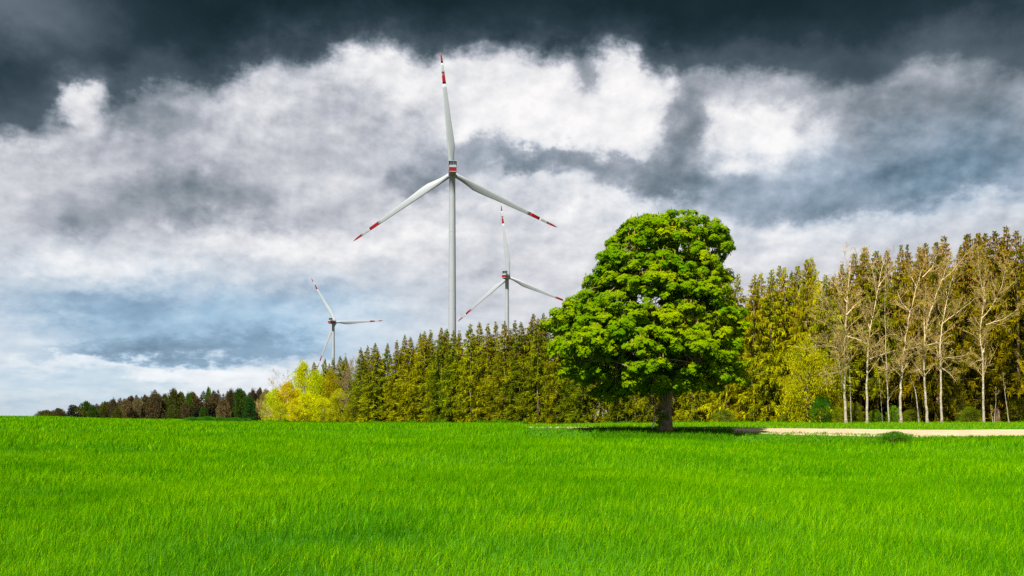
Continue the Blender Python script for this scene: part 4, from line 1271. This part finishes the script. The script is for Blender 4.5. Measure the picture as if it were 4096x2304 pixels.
# ------------------------------------------------------------------ bare birches in front of the wood, drawn limb by limb
def grow(r, pts, rad, out, level, maxlevel, length, n, tip_r, upk, lean):
    """Side branches along a limb."""
    k = len(pts)
    for i in range(n):
        t = r.uniform(0.18, 1.0) if level else r.uniform(0.0, 1.0)
        f = t * (k - 1); j = min(int(f), k - 2); w = f - j
        s = pts[j] * (1 - w) + pts[j + 1] * w
        rs = (rad[j] * (1 - w) + rad[j + 1] * w) * 0.55
        d0 = pts[j + 1] - pts[j]; d0 = d0 / (np.linalg.norm(d0) + 1e-9)
        v = r.normal(0, 1, 3); v = v - d0 * v.dot(d0); v = v / (np.linalg.norm(v) + 1e-9)
        ang = r.uniform(0.45, 1.05)
        d = d0 * cos(ang) + v * sin(ang) + np.array([lean, 0, upk])
        d = d / np.linalg.norm(d)
        L = length * r.uniform(0.5, 1.15) * (1.0 - 0.45 * t)
        m = 5 if level == 0 else 4
        p = [s]; dd = d.copy()
        for q in range(m - 1):
            dd = dd + r.normal(0, 0.16, 3) + np.array([0, 0, 0.07]); dd = dd / np.linalg.norm(dd)
            p.append(p[-1] + dd * L / (m - 1))
        p = np.array(p)
        rs = max(min(rs, 0.055 if level == 0 else 0.026), tip_r)
        rd = np.linspace(rs, tip_r, m)
        out.append((p, rd, level))
        if level < maxlevel:
            grow(r, p, rd, out, level + 1, maxlevel, L * 0.50, int(r.integers(4, 8)), tip_r * 0.8, upk * 0.7, lean)

def birch(limbs, D, label, r0, seed, nside=20, blen=3.0, leaf=0.22, group='bare pale trunked birches before the wood', leafcol=(0.26, 0.22, 0.02, 1), lev=2, skip=0.28, name='birch', bark=None, twig=None):
    """limbs: lists of (photo column, row, depth offset); the first is the trunk from the ground."""
    r = np.random.default_rng(seed)
    u0, py0 = limbs[0][0][:2]
    x0 = D * (u0 - CX) / F; zg = h1(x0, D)
    S = D / F
    root = empty(name, (x0, D, zg))
    tag(root, label, 'birch' if name == 'birch' else 'tree', group)
    r0 *= 0.82
    lims = []
    for li, l in enumerate(limbs):
        p = np.array([((u - u0) * S, dy_, EYE + (HY - py) * S - zg) for u, py, dy_ in l])
        if li == 0: p[0, 2] = -0.1
        # resample smoothly
        seg = np.concatenate([[0], np.cumsum(np.linalg.norm(np.diff(p, axis=0), axis=1))])
        n = max(5, int(seg[-1] / 0.7))
        tt_ = np.linspace(0, seg[-1], n)
        q = np.stack([np.interp(tt_, seg, p[:, a]) for a in range(3)], 1)
        if n > 6:
            q[1:-1] = 0.25 * q[:-2] + 0.5 * q[1:-1] + 0.25 * q[2:]
        q[1:-1] += r.normal(0, 0.025, (n - 2, 3))
        rr0 = r0 if li == 0 else r0 * 0.42
        rd = rr0 * (1 - 0.93 * np.linspace(0, 1, n) ** 0.72)
        if li == 0: rd[0] *= 1.25
        lims.append((q, np.maximum(rd, 0.014)))
    V, Fq = tubes(lims, 9)
    obj('trunk', np_mesh('birch_trunk', V, Fq, bark or M_BIRCH, smooth=True), root)
    out = []
    for li, (q, rd) in enumerate(lims):
        k0 = int(len(q) * (skip if li == 0 else 0.1))
        qq, rr_ = q[k0:], rd[k0:]
        if len(qq) < 3: continue
        L = np.linalg.norm(np.diff(qq, axis=0), axis=1).sum()
        grow(r, qq, rr_, out, 0, lev, blen * min(1, 0.5 + L / 14), max(4, int(nside * L / 9)), 0.0115, 0.25, 0.0)
    V, Fq = tubes([(p, rd) for p, rd, _ in out], 4)
    bag = Bag(); bag.add(V, Fq, 0, 0.5)
    if leaf:
        tipp = np.array([p[-1] for p, rd, lv in out if lv >= 1])
        n = int(len(tipp) * leaf)
        P = tipp[r.integers(0, len(tipp), n)] + r.normal(0, 0.12, (n, 3))
        V, Fq = leaf_cards(P, unit(r.normal(0, 1, (n, 3))), 0.11, 0.07, r=r)
        bag.add(V, Fq, 1, r.uniform(0.2, 0.8, n))
    c = obj('branches', bag.mesh('birch_branches', [twig or M_TWIG, M_LEAF]), root); c.color = leafcol
    return root

birch([[(3385, 1686, 0), (3378, 1590, 0), (3380, 1440, 0.2), (3386, 1300, 0.2), (3390, 1180, 0), (3402, 1060, 0), (3412, 1000, 0)],
       [(3376, 1565, 0), (3352, 1510, -0.6), (3345, 1400, -1.0), (3335, 1340, -1.2), (3290, 1300, -1.4), (3240, 1280, -1.6)],
       [(3386, 1330, 0), (3350, 1285, -0.8), (3300, 1230, -1.2), (3265, 1195, -1.5)], [(3388, 1210, 0), (3360, 1160, 0.5), (3335, 1115, 0.8)],
       [(3382, 1400, 0), (3330, 1395, -1.2), (3270, 1380, -2.0), (3215, 1395, -2.2)], [(3380, 1480, 0), (3330, 1490, -1.5), (3270, 1500, -2.2)],
       [(3386, 1260, 0), (3420, 1225, 0.6), (3460, 1190, 1.0)], [(3388, 1345, 0), (3430, 1360, -0.6), (3470, 1390, -1.2)]],
      112, 'forked left birch, leftmost of the big bare birches, branches spreading widely left', 0.23, 501, 26, 3.6)
birch([[(3405, 1687, 0), (3402, 1600, 0), (3398, 1500, 0), (3396, 1390, 0.2), (3394, 1330, 0.2)]], 113.5, 'thin straight birch stem close beside the forked left birch', 0.10, 502, 10, 1.4, skip=0.4)
birch([[(3468, 1687, 0), (3467, 1560, 0), (3470, 1430, 0), (3480, 1320, 0), (3498, 1230, 0), (3512, 1150, 0), (3530, 1080, 0.3), (3545, 1030, 0.3)],
       [(3482, 1315, 0), (3470, 1280, 0.5), (3450, 1220, 0.9), (3440, 1180, 1.0)], [(3508, 1180, 0), (3492, 1120, -0.5), (3475, 1060, -0.7), (3465, 1020, -0.8)],
       [(3472, 1385, 0), (3430, 1345, -0.9), (3400, 1325, -1.2)], [(3512, 1150, 0), (3545, 1110, 0.6), (3575, 1075, 0.8)], [(3470, 1440, 0), (3510, 1420, -1.0), (3555, 1405, -1.4)]],
      113, 'second big birch, forking at half height, between forked left birch and tall leaning one', 0.20, 503, 24, 3.0)
birch([[(3556, 1688, 0), (3552, 1600, 0), (3546, 1500, 0), (3530, 1430, 0), (3512, 1385, 0), (3498, 1355, 0)],
       [(3546, 1480, 0), (3548, 1380, 0.4), (3546, 1250, 0.5), (3548, 1120, 0.5), (3552, 1010, 0.5)]], 115, 'slender birch with a bent upper stem left of the tall right leaning birch', 0.14, 504, 14, 2.0)
birch([[(3604, 1689, 0), (3600, 1590, 0), (3606, 1500, 0), (3617, 1400, 0), (3628, 1310, 0), (3648, 1220, 0), (3668, 1140, 0), (3688, 1080, 0), (3706, 1020, 0)],
       [(3668, 1150, 0), (3655, 1110, 0.6), (3648, 1070, 0.8)], [(3690, 1110, 0), (3722, 1070, -0.5), (3740, 1020, -0.6)],
       [(3622, 1380, 0), (3580, 1345, -1.2), (3530, 1340, -1.8)], [(3618, 1400, 0), (3660, 1390, -0.6), (3690, 1405, -1.0)], [(3607, 1490, 0), (3570, 1475, -1.4), (3520, 1490, -2.0)], [(3640, 1250, 0), (3610, 1200, 0.6), (3600, 1160, 0.8)]],
      112.5, 'tall right leaning birch in the middle of the birch row', 0.22, 505, 28, 3.2)
birch([[(3676, 1690, 0), (3668, 1600, 0), (3655, 1540, 0), (3640, 1500, 0), (3626, 1468, 0), (3618, 1420, 0)]], 113.5, 'slanting thin birch leaning left between two big birches', 0.12, 506, 16, 1.6, skip=0.5)
birch([[(3710, 1692, 0), (3702, 1600, 0), (3697, 1500, 0), (3695, 1400, 0), (3700, 1330, 0), (3718, 1260, 0), (3740, 1190, 0), (3768, 1120, 0), (3792, 1060, 0), (3800, 1000, 0)],
       [(3699, 1345, 0), (3706, 1270, 0.7), (3714, 1200, 0.9), (3718, 1130, 0.9)], [(3770, 1120, 0), (3800, 1090, -0.6), (3830, 1040, -0.9)],
       [(3696, 1420, 0), (3660, 1390, -0.8), (3620, 1375, -1.2)], [(3697, 1480, 0), (3665, 1475, -1.2), (3630, 1490, -1.7)], [(3697, 1385, 0), (3740, 1370, -0.8), (3770, 1380, -1.3)]],
      112, 'big birch with a long right bending top, right of the slanting thin birch', 0.20, 507, 26, 3.0, 0.4)
birch([[(3766, 1691, 0), (3764, 1590, 0), (3764, 1480, 0), (3758, 1390, 0), (3768, 1300, 0), (3785, 1220, 0), (3800, 1140, 0), (3825, 1075, 0), (3862, 1015, 0)],
       [(3770, 1295, 0), (3800, 1265, -0.5), (3840, 1235, -0.9), (3885, 1195, -1.1)], [(3790, 1200, 0), (3788, 1120, 0.6), (3790, 1050, 0.8)],
       [(3764, 1470, 0), (3790, 1500, -1.0), (3808, 1530, -1.3)], [(3760, 1430, 0), (3810, 1430, -0.8), (3860, 1420, -1.2)]],
      113, 'forked tall birch with a steep right branch, last but one of the big birches', 0.19, 508, 26, 3.0, 0.6)
birch([[(3936, 1694, 0), (3932, 1600, 0), (3932, 1500, 0), (3932, 1420, 0), (3918, 1350, 0), (3922, 1290, 0), (3935, 1230, 0), (3932, 1160, 0), (3916, 1100, 0), (3912, 1020, 0)],
       [(3934, 1410, 0), (3948, 1370, 0.5), (3952, 1330, 0.6)], [(3926, 1275, 0), (3955, 1235, -0.5), (3985, 1170, -0.9), (4000, 1110, -1.0), (4010, 1040, -1.0)],
       [(3940, 1210, 0), (3948, 1140, 0.7), (3958, 1060, 0.8)], [(3932, 1440, 0), (3890, 1445, -1.0), (3850, 1470, -1.5)], [(3945, 1300, 0), (4000, 1280, -0.8), (4050, 1240, -1.2)]],
      112, 'last big birch on the right with brownish budding crown', 0.19, 509, 30, 3.2, 0.8)
SB = 'thin birch saplings at the right end of the birch row'
birch([[(3972, 1695, 0), (3966, 1650, 0), (3963, 1620, 0)]], 112, 'short thin sapling just right of the last big birch', 0.06, 510, 12, 0.8, group=SB, skip=0.5)
birch([[(3977, 1694, 0), (3980, 1640, 0), (3984, 1590, 0), (3986, 1550, 0)]], 113, 'upright thin sapling, second right of the last big birch', 0.06, 511, 14, 1.1, group=SB, skip=0.5)
birch([[(4037, 1697, 0), (4026, 1640, 0), (4022, 1590, 0), (4016, 1530, 0), (4012, 1490, 0)]], 112, 'crooked white sapling near the right picture border', 0.08, 512, 8, 1.2, group=SB, skip=0.5)
birch([[(3470 + 60, 1688, 0), (3526, 1620, 0), (3520, 1560, 0), (3516, 1500, 0)]], 116, 'very thin dim sapling left of the slender bent birch', 0.05, 513, 14, 1.0, group=SB, skip=0.4)
# bare brown bushes and trees at the left end of the wood
BT = 'bare twiggy trees at the left end of the wood'
birch([[(1398, 1690, 0), (1396, 1620, 0), (1392, 1540, 0), (1396, 1460, 0)], [(1396, 1610, 0), (1380, 1540, -1), (1376, 1480, -1)], [(1396, 1600, 0), (1414, 1530, -1), (1416, 1470, -1)]],
      227, 'bare brown twiggy tree between the yellow bushes and the spruces', 0.16, 520, 30, 4.6, 1.2, BT, (0.16, 0.11, 0.05, 1), name='bare_tree', bark=M_BROWNTWIG, twig=M_BROWNTWIG, skip=0.2)
birch([[(1140, 1680, 0), (1132, 1600, 0), (1122, 1540, 0), (1115, 1500, 0)], [(1134, 1610, 0), (1142, 1550, 0.6), (1145, 1500, 0.8)], [(1130, 1590, 0), (1100, 1545, 0), (1085, 1520, 0)]],
      244, 'bare tan twigs standing against the sky left of the tallest yellow green tree', 0.14, 521, 22, 4.0, 0.4, BT, (0.25, 0.18, 0.10, 1), name='bare_tree', bark=M_TWIG, twig=M_TWIG, skip=0.3)
birch([[(1125, 1686, 0), (1105, 1668, -0.5), (1075, 1658, -1), (1045, 1640, -1.2), (1030, 1625, -1.2)], [(1110, 1672, 0), (1080, 1640, -1), (1060, 1615, -1)]],
      233, 'pale bare bush leaning left at the foot of the yellow trees', 0.12, 522, 26, 3.0, 0.5, BT, (0.28, 0.22, 0.10, 1), name='bare_tree', bark=M_TWIG, twig=M_TWIG, skip=0.15)

# ------------------------------------------------------------------ pole stand beside the chestnut trunk
M_POLE = bark_mat('peeled_pole', (0.40, 0.33, 0.22), (0.62, 0.54, 0.40), (8, 8, 1.5))
M_BOARD = bark_mat('red_brown_board', (0.30, 0.10, 0.06), (0.52, 0.24, 0.15), (5, 5, 1.2))
M_BRACE = bark_mat('orange_brace', (0.45, 0.20, 0.03), (0.60, 0.30, 0.06), (5, 5, 1.2))
def pole_stand():
    D = 75.2; S = D / F; u0 = 2612
    x0 = D * (u0 - CX) / F; zg = h1(x0, D)
    root = empty('pole_stand', (x0, D, zg))
    tag(root, 'small rickety stand of pale poles with red brown boards, leaning by the chestnut trunk', 'wooden stand')
    q = lambda u, py, y=0.0: ((u - u0) * S, y, EYE + (HY - py) * S - zg)
    def part(name, pts, rad, mat):
        bm = bmesh.new(); add_tube(bm, pts, rad, 8)
        return obj(name, bm_mesh(name, bm, mat), root)
    part('pole', [q(2607, 1712), q(2612, 1697), q(2616, 1692)], [0.045, 0.04, 0.035], M_POLE)
    part('pole', [q(2616, 1693), q(2615, 1670), q(2613, 1647)], [0.03, 0.03, 0.03], M_POLE)
    part('pole', [q(2618, 1710, 0.25), q(2618, 1680, 0.15), q(2616, 1652, 0.05)], [0.03, 0.03, 0.03], M_POLE)
    part('pole', [q(2620, 1683), q(2628, 1670), q(2635, 1656)], [0.035, 0.03, 0.022], M_POLE)
    part('brace', [q(2616, 1653, -0.04), q(2628, 1668, -0.04)], [0.025, 0.025], M_BRACE)
    def board(c, s, rot, name='board'):
        bm = bmesh.new(); add_box(bm, (0, 0, 0), s, 0.008)
        o = obj(name, bm_mesh(name, bm, M_BOARD), root); o.location = c; o.rotation_euler = rot
    board(q(2618.5, 1637, -0.06), (0.13, 0.035, 0.42), (0, radians(9), 0.2))
    board(q(2625, 1625, -0.02), (0.15, 0.035, 0.24), (0, radians(-4), 0.1))
    board(q(2628, 1632, 0.05), (0.16, 0.04, 0.16), (0, radians(30), -0.3))
    part('pole', [q(2616, 1647, -0.1), q(2618, 1628, -0.1)], [0.022, 0.022], M_POLE)
pole_stand()
